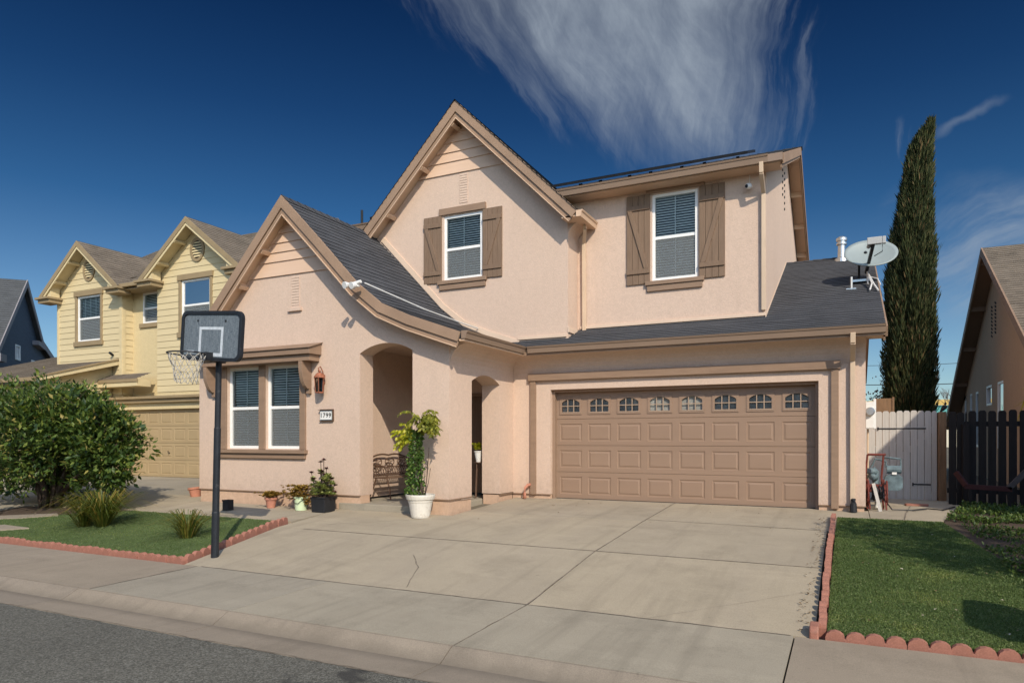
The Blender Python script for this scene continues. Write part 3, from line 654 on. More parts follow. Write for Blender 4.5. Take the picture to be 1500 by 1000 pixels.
def shutter(x0, x1, z0, z1, y, flip):
    m = MB(); n = 4; w = (x1-x0)/n
    for k in range(n): m.box(x0+k*w+.003, x0+(k+1)*w-.003, y-.03, y-.002, z0+random.uniform(-.004,.004), z1)
    a, b = z0+.16*(z1-z0)/1.4, z1-.24*(z1-z0)/1.4
    m.box(x0+.006,x1-.006,y-.055,y-.031,a,a+.09); m.box(x0+.006,x1-.006,y-.055,y-.031,b,b+.09)
    p, q = (x0+.07,b-.002), (x1-.07,a+.092)
    if flip: p, q = (x1-.07,b-.002), (x0+.07,a+.092)
    m.plate([(p[0]-.045,p[1]),(p[0]+.045,p[1]),(q[0]+.045,q[1]),(q[0]-.045,q[1])],[],FY(y-.054),.022)
    m.build('shutter', M['shutter'], H, bevel=.003)
shutter(-8.20,-7.75,4.52,5.95,12.495,False); shutter(-6.75,-6.30,4.52,5.95,12.495,True)
shutter(-3.85,-3.38,4.19,5.92,13.065,False); shutter(-2.45,-1.98,4.19,5.92,13.065,True)
# ---- garage surround and door
trim('garage_beam', [(-5.70,-.06,12.42,12.505,2.335,2.48)]); trim('garage_jamb', [(-5.66,-5.545,12.445,12.505,.075,2.333)]); trim('garage_jamb', [(-.20,-.085,12.445,12.505,.03,2.333)])
trim('door_frame', [(-5.24,-5.19,12.60,12.74,0,2.155),(-.44,-.39,12.60,12.74,0,2.155),(-5.19,-.44,12.60,12.74,2.105,2.155)],.004,'gdoor')
GY = 12.72
def cassette(m, x0,x1,z0,z1,y):
    rings = [(0,0),(.010,.011),(.030,.011),(.052,.002)]; R = []
    for i,d in rings: R.append([(x0+i,y+d,z0+i),(x1-i,y+d,z0+i),(x1-i,y+d,z1-i),(x0+i,y+d,z1-i)])
    for a,b in zip(R,R[1:]):
        for k in range(4): m.face([a[k],a[(k+1)%4],b[(k+1)%4],b[k]])
    m.face(R[-1])
dx0, dx1 = -5.19, -.44; colw = (dx1-dx0)/8; sec = .525
gd = MB(); gd.box(dx0,dx1,GY+.05,GY+.08,0,2.105); gdoor = gd.build('garage_door', M['gdoor'], H)
for r in range(4):
    z0, z1 = .006+r*sec, .006+(r+1)*sec-.006; m = MB(); a, b = z0+.085, z1-.095
    m.face([(dx0,GY,z0),(dx1,GY,z0),(dx1,GY,a),(dx0,GY,a)]); m.face([(dx0,GY,b),(dx1,GY,b),(dx1,GY,z1-.006),(dx0,GY,z1-.006)])
    m.face([(dx0,GY,z1-.006),(dx1,GY,z1-.006),(dx1,GY+.008,z1),(dx0,GY+.008,z1)]); m.face([(dx0,GY,z0),(dx1,GY,z0),(dx1,GY+.02,z0-.004),(dx0,GY+.02,z0-.004)])
    m.face([(dx0,GY+.008,z1),(dx1,GY+.008,z1),(dx1,GY+.04,z1+.002),(dx0,GY+.04,z1+.002)])
    xs = [dx0]
    for c in range(8):
        p0, p1 = dx0+c*colw+.065, dx0+(c+1)*colw-.065; m.face([(xs[-1],GY,a),(p0,GY,a),(p0,GY,b),(xs[-1],GY,b)]); xs.append(p1)
        if r < 3: cassette(m,p0,p1,a,b,GY)
        else:
            # window insert with arched top
            i0, i1, j0, j1 = p0+.045, p1-.045, a+.05, b-.035
            m.plate([(p0,a),(p1,a),(p1,b),(p0,b)], [archloop(i0,i1,j0,j1-.07,j1,10)], FY(GY-.014), .03)
            f = MB()
            for k in (1,2): xx = i0+(i1-i0)*k/3; f.box(xx-.008,xx+.008,GY-.010,GY+.006,j0-.004,j1)
            zz = (j0+j1)/2-.01; f.box(i0,i1,GY-.008,GY+.004,zz-.008,zz+.008)
            f.box(i0-.02,i1+.02,GY-.02,GY-.0145,j0-.02,j0-.004); f.build('muntin', M['muntin'], gdoor)
            q = MB(); q.face([(i0,GY+.009,j0),(i1,GY+.009,j0),(i1,GY+.009,j1),(i0,GY+.009,j1)]); q.build('glass_pane', M['gglass'], gdoor)
            q = MB(); q.box(i0-.03,i1+.03,GY+.038,GY+.048,j0-.03,j1+.02); q.build('dark_liner', M['liner'], gdoor)
    m.face([(xs[-1],GY,a),(dx1,GY,a),(dx1,GY,b),(xs[-1],GY,b)])
    m.build('door_section', M['gdoor'], gdoor)
MB().box(dx0,dx1,GY-.006,GY+.085,2.098,2.16).build('top_seal', M['gdoor'], gdoor)
m = MB(); m.box(dx0,dx1,GY-.002,GY+.03,-.012,.006); m.build('bottom_seal', M['black'], gdoor)
# ---- porch front door seen through the side arch
m = MB(); m.box(-7.55,-6.76,12.66,12.70,.05,2.08); fdoor = m.build('front_door', M['shutter'], H)
m = MB(); m.box(-6.76,-6.70,12.56,12.66,.03,2.1); m.box(-7.62,-7.55,12.56,12.66,.03,2.1); m.box(-7.55,-6.76,12.56,12.66,2.08,2.14); m.build('door_frame', M['trim'], fdoor)
m = MB(); m.box(-6.66,-6.58,12.54,12.6,.03,2.2); m.build('door_trim', M['trim'], H)
m = MB()
for k in range(9): m.box(-6.51,-6.47,12.30,12.5,.04+k*.0,2.2) if k==0 else None
m.build('door_trim', M['trim'], H)
# ---- small roof pipes
m = MB(); m.lathe([(.16,-.1),(.15,.02),(.085,.06),(.075,.34),(.11,.35),(.11,.39),(.085,.40),(.085,.43),(.115,.44),(.115,.50),(.06,.54)],(-.06,17.55,zA(17.55)),18); m.build('roof_vent', M['steel'], H)
m = MB(); m.tube([(-10.33,13.05,6.2),(-10.33,13.05,6.62)],.03,10); m.build('roof_vent', M['black'], H)
m = MB(); m.box(.03,.2,14.55,14.75,zA(14.6)-.02,zA(14.6)+.012); m.tube([(.12,14.65,zA(14.65)),(.12,14.65,zA(14.65)+.22)],.022,8); m.build('roof_vent', M['steel'], H)
# ================================================================ things on the house
def solar(x, w, y0, y1, label):
    t = thing('solar_panel', label, 'solar panel', (x, y0, zD(y0)), 'solar panels on the upper roof')
    d = Vector((0,1,.4)).normalized(); n = Vector((0,-.4,1)).normalized(); L = (y1-y0)*1.077
    c = Vector((x+w/2,(y0+y1)/2,zD((y0+y1)/2)))+n*.10
    m = MB(); m.obox(c, w-.02, L, .05, (1,0,0), d, n); m.build('panel_frame', M['black'], t)
    m = MB(); m.obox(c+n*.027, w-.06, L-.04, .004, (1,0,0), d, n); m.build('panel_glass', M['solar'], t)
    for k in (0.2,.8):
        m = MB(); p = Vector((x+w*k,y0+.15,zD(y0+.15)))+n*.03; m.obox(p,.05,.08,.06,(1,0,0),d,n); m.build('mount', M['black'], t)
for k,l in enumerate(('black solar panel at the ridge end nearest the upper gable peak','second black solar panel right of the upper gable','third black solar panel above the shuttered right window','last black solar panel, nearest the right gutter end')):
    solar(-5.62+k*1.02, 1.0, 12.95, 14.15, l)
solar(-10.0, 1.0, 12.95, 14.15, 'dark solar panel left of the upper gable beside a black roof pipe'); solar(-8.98, 1.0, 12.95, 14.15, 'dark solar panel tucked behind the left rake of the upper gable')
# satellite dish
t = thing('satellite_dish', 'grey oval satellite dish on a mast at the right end of the garage roof', 'satellite dish', (.26,15.15,zA(15.15)))
zb = zA(15.15); m = MB(); m.tube([(.26,15.15,zb),(.26,15.15,zb+.42),(.38,15.02,zb+.55)],.03,10); m.build('mast', M['black'], t)
m = MB(); m.box(.12,.46,14.95,15.2,zb-.03,zb+.012); m.box(.1,.2,15.3,15.4,zb+.03,zb+.06); m.build('base_plate', M['steel'], t)
cdir = Vector((.10,-.77,.63)).normalized(); sx = Vector((1,.18,0)).normalized(); sy = cdir.cross(sx).normalized(); sx = sy.cross(cdir); C0 = Vector((.46,14.9,zb+.50))
m = MB(); nr, ns = 8, 36; ids = []
for side,dz in ((0,0),(1,-.02)):
    for k in range(nr+1):
        r = k/nr
        for j in range(ns):
            a = 2*math.pi*j/ns; p = C0+sx*(.47*r*math.cos(a))+sy*(.40*r*math.sin(a))+cdir*(.10*r*r-.10+dz); m.v.append(tuple(p))
for side in (0,1):
    o = side*(nr+1)*ns
    for k in range(nr):
        for j in range(ns): j2=(j+1)%ns; m.f.append((o+k*ns+j,o+k*ns+j2,o+(k+1)*ns+j2,o+(k+1)*ns+j)); m.m.append(0)
for j in range(ns): j2=(j+1)%ns; m.f.append((nr*ns+j,nr*ns+j2,(nr+1)*ns+nr*ns+j2,(nr+1)*ns+nr*ns+j)); m.m.append(0)
m.build('reflector', M['dish'], t, smooth=True)
lnb = C0+cdir*.52+Vector((0.02,0,.0)); lnb = Vector((.50,14.32,zb+.565))
m = MB(); m.bar((.38,15.0,zb+.14),lnb-Vector((0.02,.0,.06)),.05,.06); m.build('feed_arm', M['black'], t)
m = MB(); m.obox(lnb,.24,.10,.13); m.obox(lnb+Vector((.155,0,-.0)),.06,.09,.13); m.tube([lnb+Vector((-.08,.04,-.05)),lnb+Vector((-.10,.11,-.08))],.035,10); m.build('receiver_head', M['lnb'], t, bevel=.008)
m = MB(); m.tube([lnb+Vector((.13,0,-.08)),lnb+Vector((.13,.02,-.2)),lnb+Vector((.0,.08,-.26))],.008,6); m.build('cable', M['black'], t)
m = MB(); m.tube([(.40,14.9,zb+.12),(.50,14.35,zb-.24),(.56,14.2,zb-.38)],.016,6); m.tube([(.40,14.9,zb+.1),(.46,14.4,zb-.2),(.42,14.2,zb-.36)],.014,6); m.tube([(.44,14.75,zb+.0),(.56,14.5,zb-.1),(.60,14.3,zb-.26)],.012,6); m.tube([(.40,14.95,zb+.16),(.40,14.7,zb-.15)],.012,6); m.build('stay', M['cable_w'], t)
# wall lantern
t = thing('wall_lantern', 'rust-coloured wall lantern on a curled bracket beside the double window', 'lantern', (-8.80,10.0,2.2)); cx, cy = -8.80, 9.87
m = MB(); m.tube([(cx,9.995,2.33),(cx,9.96,2.44),(cx,9.90,2.53),(cx,9.84,2.50),(cx,9.85,2.44)],.010,8); m.tube([(cx,9.995,2.22),(cx,9.97,2.30),(cx,9.995,2.38)],.03,10); m.build('bracket', M['copper'], t, smooth=True)
m = MB(); m.lathe([(.015,.30),(.03,.27),(.012,.25),(.05,.24),(.105,.17),(.11,.15)],(cx,cy,2.17),12); m.build('lantern_cap', M['copper'], t)
m = MB()
for k in range(6):
    a = k*math.pi/3; b = a+math.pi/3; p = lambda an,r,z: (cx+r*math.cos(an),cy+r*math.sin(an),z)
    m.tube([p(a,.095,2.32),p(a,.075,2.05)],.006,6); m.tube([p(a,.095,2.315),p(b,.095,2.315)],.006,6); m.tube([p(a,.075,2.05),p(b,.075,2.05)],.008,6)
m.lathe([(.075,0),(.075,.02),(.03,.03)],(cx,cy,2.035),12); m.build('cage', M['copper'], t)
m = MB(); m.lathe([(.068,0),(.088,.26)],(cx,cy,2.055),6); m.build('glass_pane', M['lglass'], t)
# house number
t = thing('house_number_sign', 'small cream house number plaque reading 1799 under a dark hood', 'house number', (-8.72,10.0,1.62))
m = MB(); m.box(-8.875,-8.575,9.965,9.998,1.53,1.725); m.build('frame', M['gas'], t)
m = MB(); m.box(-8.86,-8.59,9.955,9.964,1.545,1.71); m.build('number_panel', M['white'], t)
m = MB(); m.plate([(9.925,1.722),(9.925,1.73),(9.998,1.74),(9.998,1.726)],[],FX(-8.885),.32); m.box(-8.57,-8.562,9.955,9.998,1.53,1.722); m.box(-8.885,-8.562,9.95,9.998,1.518,1.529); m.build('hood', M['iron'], t)
def text(s, size, loc, name, mat, parent, ext=.003):
    cu = bpy.data.curves.new(name,'FONT'); cu.body = s; cu.size = size; cu.extrude = ext; cu.align_x = 'CENTER'; cu.align_y = 'CENTER'; cu.space_character = 1.15
    tmp = bpy.data.objects.new(name+'_c', cu); COL.objects.link(tmp); dg = bpy.context.evaluated_depsgraph_get()
    me = bpy.data.meshes.new_from_object(tmp.evaluated_get(dg)); bpy.data.objects.remove(tmp); me.transform(Matrix.Translation(Vector(loc)-OFF[parent.name])@Matrix.Rotation(math.pi/2,4,'X'))
    me.materials.clear(); me.materials.append(mat); o = bpy.data.objects.new(name, me); COL.objects.link(o); o.parent = parent; OFF[o.name] = OFF[parent.name]; return o
text('1799', .12, (-8.725,9.951,1.622), 'digits', M['black'], t)
# cameras
t = thing('flood_light', 'white twin-head security light clipped to the right rake of the front gable', 'security light', (-7.72,9.55,3.86))
m = MB(); m.tube([(-7.78,9.60,3.84),(-7.70,9.52,3.90),(-7.56,9.52,3.92)],.03,8); m.lathe([(.04,0),(.045,.03),(.02,.06)],(-7.66,9.55,3.84),10); m.build('body', M['white'], t)
for dx,dz in ((-.10,.02),(.05,.0)):
    m = MB(); c = Vector((-7.70+dx,9.50,3.86+dz)); m.tube([c,c+Vector((-.02,-.08,-.02)),c+Vector((-.025,-.10,-.025))],[.035,.06,.062],12); m.build('lamp_head', M['white'], t)
m = MB(); P_ = [(-7.66,9.75,3.93),(-7.35,10.3,3.75),(-7.1,10.8,3.60),(-6.95,11.4,3.52),(-6.9,12.0,3.48),(-6.85,12.45,3.46)]; m.tube([(x,y,z+.02) for x,y,z in P_],.012,6)
tag(m.build('power_cable', M['cable_w']), 'white cable sagging across the charcoal roof to the upper gable wall', 'cable')
t = thing('security_camera', 'white round security camera under the upper right eave', 'security camera', (-1.55,13.07,5.75))
m = MB(); m.tube([(-1.55,13.07,5.78),(-1.55,13.0,5.78),(-1.55,12.98,5.76)],.03,10); m.tube([(-1.55,13.06,5.8),(-1.55,13.06,5.98)],.006,6); m.build('mount', M['white'], t)
m = MB(); m.tube([(-1.53,13.0,5.74),(-1.55,12.96,5.74),(-1.57,12.92,5.735),(-1.585,12.90,5.73)],[.035,.055,.05,.04],14); m.build('body', M['white'], t, smooth=True)
m = MB(); m.tube([(-1.583,12.902,5.73),(-1.588,12.892,5.728)],[.034,.03],12); m.build('lens', M['black'], t)
# ================================================================ GROUND
m = MB()
for x0,x1 in ((-400,-60),(-60,-20),(-20,-8),(-8,4),(4,60),(60,400)):
    surf(m, [(x0,-90),(x1,-90),(x1,160),(x0,160)], -.07, 0)
m.face([(-400,160,-.07),(400,160,-.07),(400,900,-.07),(-400,900,-.07)]); m.face([(-900,-90,-.57),(900,-90,-.57),(900,-500,-.57),(-900,-500,-.57)])
struct(m, 'ground', M['dirt'])
m = MB(); surf(m, [(-90,-7),(60,-7),(60,4.085),(-90,4.085)], -.003, .06); struct(m, 'road', M['asphalt'])
m = MB()
for x in (-60,-12.6,-10.0,-7.55,-5.3,-2.81,-.38,2.3,30):
    pass
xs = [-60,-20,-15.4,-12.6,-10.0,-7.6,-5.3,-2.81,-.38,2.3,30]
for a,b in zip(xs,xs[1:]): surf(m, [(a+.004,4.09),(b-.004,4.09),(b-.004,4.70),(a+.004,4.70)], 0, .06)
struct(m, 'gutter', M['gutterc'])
m = MB(); xs = [-60,-22,-18.5,-15.2,-12.6,-10.0,-7.46]
for a,b in zip(xs,xs[1:]): surf(m, [(a+.004,4.708),(b-.004,4.708),(b-.004,6.10),(a+.004,6.10)], 0)
for a,b in ((-.37,2.3),(2.3,5),(5,8),(8,30)): surf(m, [(a+.004,4.708),(b-.004,4.708),(b-.004,6.10),(a+.004,6.10)], 0)
struct(m, 'sidewalk', M['walk'])
m = MB()   # apron slabs
surf(m, [(-7.452,4.708),(-5.3,4.708),(-5.3,6.108),(-7.452,6.108)], 0); surf(m, [(-5.292,4.708),(-2.815,4.708),(-2.815,6.108),(-5.292,6.108)], 0); surf(m, [(-2.805,4.708),(-.38,4.708),(-.38,6.108),(-2.805,6.108)], 0)
struct(m, 'driveway_apron', M['conc_g'])
m = MB()
L = lambda y: -7.72-(y-6.12)*.2
for (a,b) in ((6.122,8.15),(8.164,10.45),(10.458,12.66)):
    if a < 8: surf(m, [(L(a),a),(-2.818,a),(-2.818,b),(L(b),b)], 0)
    elif a < 10: surf(m, [(L(a)+.0,a),(-2.818,a),(-2.818,b),(-6.0,b),(-6.0,9.98),(-8.4,9.98)], 0)
    else: surf(m, [(-6.0,a),(-2.818,a),(-2.818,b),(-6.0,b)], 0)
    surf(m, [(-2.80,a),(-.22,a),(-.22 if b<12 else .35,b),(-2.805,b)] if b<12 else [(-2.80,a),(.35,a),(.35,b),(-2.805,b)], 0)
struct(m, 'driveway', M['conc'])
m = MB(); surf(m, [(-8.3,8.62),(-8.41,9.98),(-12.2,9.98),(-12.2,8.62)], 0); surf(m, [(-12.21,8.62),(-12.21,10.6),(-15.2,10.6),(-15.2,8.3)], 0)
surf(m, [(.36,11.75),(1.28,11.7),(1.85,14.5),(.36,14.5)], 0); surf(m, [(.36,14.51),(1.75,14.51),(1.75,24),(.36,24)], 0)
struct(m, 'path', M['conc'])
m = MB(); m.box(-8.44,-6.50,9.985,12.59,-.2,.0); m.box(-6.50,-6.43,10.8,11.88,-.2,.0); struct(m, 'porch_slab', M['conc_g'], bevel=.012)
m = MB()   # neighbour's driveway
for a,b,c,d in ((-21.4,-18.3,6.12,10.0),(-18.29,-15.22,6.12,10.0),(-21.4,-18.3,10.01,14.3),(-18.29,-12.2,10.61,14.3),(-24,-21.41,6.12,12.0)): surf(m, [(a,c),(b,c),(b,d),(a,d)], 0)
struct(m, 'neighbour_driveway', M['conc_g'])
# cracks and trowelled joints, thin dark seams lying on the slabs
def seam(pts, w, z=.003, rr=random.Random(5)):
    q = []
    for (x0,y0),(x1,y1) in zip(pts,pts[1:]):
        n = max(2,int(math.hypot(x1-x0,y1-y0)/.12))
        for k in range(n): q.append((x0+(x1-x0)*k/n+rr.uniform(-.008,.008), y0+(y1-y0)*k/n+rr.uniform(-.008,.008)))
    q.append(pts[-1])
    for a,b in zip(q,q[1:]):
        d = Vector((b[0]-a[0],b[1]-a[1],0)).normalized(); s = Vector((-d.y,d.x,0))*w*rr.uniform(.3,.6)
        mm.face([(a[0]-s.x,a[1]-s.y,g(a[1])+z),(b[0]-s.x,b[1]-s.y,g(b[1])+z),(b[0]+s.x,b[1]+s.y,g(b[1])+z),(a[0]+s.x,a[1]+s.y,g(a[1])+z)])
mm = MB(); seam([(-5.0,7.35),(-4.62,6.9),(-4.3,6.2)],.014); seam([(-.3,7.3),(-1.6,6.14)],.003); seam([(-7.6,8.157),(-5.5,8.157),(-2.8,8.157),(-.25,8.157)],.024); seam([(-7.4,6.115),(-2.8,6.115),(-.4,6.115)],.020); seam([(-2.81,4.7),(-2.81,12.6)],.013,.002); seam([(-2.8,10.6),(-.3,10.45)],.02); seam([(-7.46,4.72),(-7.46,6.1)],.02); seam([(-7.5,8.6),(-6.3,9.5)],.01); seam([(-60,4.095),(-20,4.095),(-9,4.095),(3,4.095)],.02,.001)
seam([(.8,11.8),(1.1,14.4)],.02)
struct(mm, 'slab_cracks', M['grime'])
# ---- lawns
LL = [(-7.88,6.23),(-8.42,8.56),(-12.2,8.56),(-13.1,7.95),(-14.4,7.1),(-17,6.5),(-17,6.23)]
RL = [(-.13,6.23),(1.62,6.23),(2.0,6.6),(1.75,7.7),(1.62,8.6),(1.45,10.0),(1.28,11.68),(-.10,11.68)]
def inpoly(P, x, y):
    c = np.zeros(len(x), bool)
    for k in range(len(P)):
        (x1,y1),(x2,y2) = P[k], P[(k+1)%len(P)]
        if y1 == y2: continue
        t = (y-y1)/(y2-y1); c ^= ((y1 > y) != (y2 > y)) & (x < x1+(x2-x1)*t)
    return c
gv = np.vectorize(g)
for P, nb, lab in ((LL,70000,'left'),(RL,130000,'right')):
    m = MB(); surf(m, P, .012, .08); struct(m, 'lawn', M['turfbase'])
    X = RNG.uniform(min(p[0] for p in P),max(p[0] for p in P),nb*2); Y = RNG.uniform(6.2,11.7,nb*2); k = inpoly(P,X,Y); X, Y = X[k][:nb], Y[k][:nb]; n = len(X)
    pos = np.stack([X,Y,gv(Y)+.012],1); ax = rdir(n)*.6+np.array([.1,-.1,.6])
    o = leafmesh('grass', M['turf'], None, pos, ax, rdir(n), RNG.uniform(.010,.020,n), RNG.uniform(.005,.010,n)); tag(o, 'short artificial turf blades of the %s lawn'%lab, 'grass', kind='stuff')
m = MB(); surf(m, [(-12.22,8.58),(-12.22,8.61),(-15.2,8.28),(-15.2,6.9),(-14.4,7.12),(-13.1,7.97)], .01, .05)
surf(m, [(1.64,6.24),(9,6.24),(9,14.4),(1.85,14.4),(1.30,11.68),(1.47,10.0),(1.64,8.6),(1.77,7.7),(2.02,6.6)], .0, .05); struct(m, 'flower_bed', M['earth'])
m = MB(); surf(m, [(-13.9,6.62),(-12.9,6.62),(-12.5,6.86),(-13.3,6.9)], .035, .03); surf(m, [(-15.2,6.75),(-13.7,7.4),(-13.2,7.75),(-13.4,7.85),(-15.2,7.1)], .03, .03); struct(m, 'stepping_path', M['walk'])
# ---- scalloped edging blocks
def edging(name, L_=.30, humps=2):
    pts = [(-L_/2+.003,-.06),(-L_/2+.003,.055)]
    for h in range(humps):
        x0 = -L_/2+L_/humps*h; r = L_/humps/2
        for k in range(7 if h else 7):
            a = math.pi*(1-k/6); pts.append((x0+r+(r-.004)*math.cos(a), .055+.055*math.sin(a)))
    pts += [(L_/2-.003,.055),(L_/2-.003,-.06)]; q = []
    for p in pts:
        if not q or abs(p[0]-q[-1][0])+abs(p[1]-q[-1][1])>1e-4: q.append(p)
    m = MB(); m.plate(q, [], lambda u,v,d: (u,d-.03,v), .06); return m.build('edging_block', M['edging'], None, bevel=.008)
proto = edging('e'); used = [False]
def row(p, q, lab, grp, sink=0., proto_=proto):
    p, q = Vector((*p,0)), Vector((*q,0)); d = q-p; n = max(1,round(d.length/.30)); an = math.atan2(d.y,d.x)
    for k in range(n):
        c = p.lerp(q,(k+.5)/n); o = proto_ if not used[0] else proto_.copy()
        if used[0]: COL.objects.link(o)
        used[0] = True; ya, yb = p.lerp(q,k/n).y, p.lerp(q,(k+1)/n).y
        o.location = (c.x+random.uniform(-.006,.006), c.y+random.uniform(-.006,.006), g(c.y)+random.uniform(-.012,.006)-sink)
        o.rotation_euler = (0, -math.atan2(g(yb)-g(ya), d.length/n), an+random.uniform(-.04,.04)); tag(o, lab, 'edging block', grp)
row((-7.80,6.17),(-17,6.17), 'scalloped red block in the front row edging the left lawn', 'front edging of the left lawn', .028)
row((-7.80,6.20),(-8.37,8.60), 'scalloped red block in the row between the left lawn and driveway', 'driveway-side edging of the left lawn', .02)
row((-.17,6.30),(-.15,11.70), 'red block in the row between the right lawn and driveway', 'driveway-side edging of the right lawn', .02)
row((-.14,6.17),(1.9,6.17), 'scalloped red block in the front row edging the right lawn', 'front edging of the right lawn', .035)
m = MB(); P = [(-.13,-.06),(-.13,.05),(-.09,.085),(.09,.085),(.13,.05),(.13,-.06)]; m.plate(P,[],lambda u,v,d:(-.26+d,6.22+u,g(6.2)+v),.07)
tag(m.build('edging_block', M['edging'], bevel=.012), 'taller round-topped red block standing at the driveway corner of the right lawn', 'edging block')
# ---- litter
n = 260; X = np.concatenate([RNG.uniform(-5.5,-.5,40),RNG.uniform(-.1,1.5,70),RNG.uniform(-.36,-.24,110),RNG.uniform(-14.5,-12.3,40)]); Y = np.concatenate([12.6-RNG.exponential(.9,40),RNG.uniform(6.4,11.5,70),RNG.uniform(6.2,11.6,110),RNG.uniform(6.6,8.2,40)])
n = len(X); a = RNG.uniform(0,6.28,n); pos = np.stack([X,Y,gv(Y)+np.where((X>-.2)|(X<-10),.045,.012)],1); ax = np.stack([np.cos(a),np.sin(a),RNG.uniform(-.05,.3,n)],1)
tag(leafmesh('leaf_litter', M['litter'], None, pos, ax, np.stack([-np.sin(a),np.cos(a),RNG.uniform(-.3,.3,n)],1), RNG.uniform(.02,.045,n), RNG.uniform(.012,.026,n)), 'dry leaves scattered over the driveway and the lawns', 'leaves', kind='stuff')
# ================================================================ BASKETBALL HOOP
bx, by = -7.61, 6.50; gz = g(by)
t = thing('basketball_hoop', 'black pole basketball hoop with a faded backboard at the driveway edge', 'basketball hoop', (bx,by,gz))
top = Vector((-7.60,6.56,2.24)); b0 = Vector((bx,by,gz-.05)); tp = b0.lerp(top,.42)
m = MB(); m.tube([b0,b0.lerp(top,.24),b0.lerp(top,.245),b0.lerp(top,.66),b0.lerp(top,.665),top],[.05,.05,.045,.045,.039,.039],16); m.build('pole', M['navypost'], t, smooth=False)
roll = math.radians(4.5); bxv = Vector((math.cos(roll),0,-math.sin(roll))); bzv = Vector((math.sin(roll),0,math.cos(roll))); bc = Vector((-7.56,6.40,2.55)); 
def rr2(w,h,r,n=6):
    P=[]
    for cx,cz,a0 in ((w/2-r,h/2-r,0),(-w/2+r,h/2-r,90),(-w/2+r,-h/2+r,180),(w/2-r,-h/2+r,270)):
        for k in range(n+1): a=math.radians(a0+90*k/n); P.append((cx+r*math.cos(a),cz+r*math.sin(a)))
    return P
FB = lambda y0: (lambda u,v,d: tuple(bc+bxv*u+bzv*v+Vector((0,y0+d,0))))
m = MB(); m.plate(rr2(1.13,.66,.10), [rr2(1.04,.57,.07)], FB(-.02), .06); m.build('board_frame', M['navypost'], t, bevel=.008)
m = MB(); m.plate(rr2(1.05,.58,.07), [], FB(0), .03); m.build('backboard', M['board'], t)
m = MB(); m.plate([(-.225,-.27),(.225,-.27),(.225,.12),(-.225,.12)], [[(-.185,-.225),(.185,-.225),(.185,.082),(-.185,.082)]], FB(-.004), .003); m.build('target_square', M['boardw'], t)
m = MB()
for u in (-.26,.26): m.plate(rr2(.03,.03,.014,4),[],lambda a,b,d,u=u: FB(-.006)(a+u,b+.2,d),.004)
m.build('bolt_hole', M['black'], t)
m = MB(); m.plate(rr2(.15,.035,.017,4),[],lambda a,b,d: FB(-.0045)(a-.38,b-.215,d),.0035); m.build('maker_mark', M['boardw'], t)
hz = bc-bzv*.30; m = MB(); m.obox(hz+Vector((0,-.06,.02)),.13,.12,.11); m.bar(hz+Vector((0,.04,0)),top,.07,.07); m.obox(top+Vector((0,-.02,.1)),.09,.2,.26); m.build('bracket', M['black'], t, bevel=.006)
rc_ = hz+Vector((-.0,-.36,.03)); m = MB(); m.tube([rc_+Vector((.228*math.cos(a),.228*math.sin(a),0)) for a in [2*math.pi*k/32 for k in range(33)]],.010,8,False)
m.tube([rc_+Vector((-.05,.22,0)),hz+Vector((-.05,-.1,-.02))],.01,6); m.tube([rc_+Vector((.05,.22,0)),hz+Vector((.05,-.1,-.02))],.01,6); m.build('rim', M['black'], t, smooth=True)
m = MB(); K = 12; lev = [(.225,0,0),(.20,-.09,.5),(.165,-.17,1),(.14,-.24,1.5),(.13,-.31,2),(.135,-.37,2.5)]; rn = random.Random(2)
J = {(l,k): rc_+Vector((lev[l][0]*math.cos(2*math.pi*(k+lev[l][2])/K)+rn.uniform(-.012,.012), lev[l][0]*math.sin(2*math.pi*(k+lev[l][2])/K)+rn.uniform(-.012,.012), lev[l][1]+(rn.uniform(-.02,.02) if l else 0))) for l in range(6) for k in range(K)}
for l in range(5):
    for k in range(K): 
        m.tube([J[l,k],(J[l,k]+J[l+1,k])/2+Vector((0,0,-.01)),J[l+1,k]],.0045,5); m.tube([J[l,k],J[l+1,(k-1)%K]],.0045,5)
m.build('net', M['net'], t)
# ================================================================ POTS
def pot(name, lab, cat, x, y, z, prof, pmat, group=None, n=24):
    t = thing(name, lab, cat, (x,y,z), group); m = MB(); h = prof[-1][1]
    inner_ = [(prof[-1][0]-.02,h),(prof[-1][0]-.03,h-.04)]
    m.lathe(prof+inner_, (x,y,z), n); m.build('pot', pmat, t, smooth=False)
    m = MB(); m.lathe([(prof[-1][0]-.03,h-.05),(prof[-1][0]-.035,h-.03)],(x,y,z),n); m.build('soil', M['soil'], t); return t
def rosette(pts, mat, parent, name, per=14, ln=.07, wd=.03, up=.6):
    C_ = np.repeat(np.array(pts),per,0); n = len(C_); a = RNG.uniform(0,6.28,n); e = RNG.uniform(.1,1.2,n); ax = np.stack([np.cos(a)*np.cos(e),np.sin(a)*np.cos(e),np.sin(e)*up],1)
    return leafmesh(name, mat, parent, C_, ax, np.stack([-np.sin(a),np.cos(a),np.zeros(n)],1), RNG.uniform(.7,1.1,n)*ln, wd, .3)
def Pz(px,py,z): 
    s,c = .43785,.89905; u=(px-750)/1000; v=(642-py)/1000; x,y=-s+u*c,c+u*s; t_=(z-1.19)/v; return x*t_, y*t_
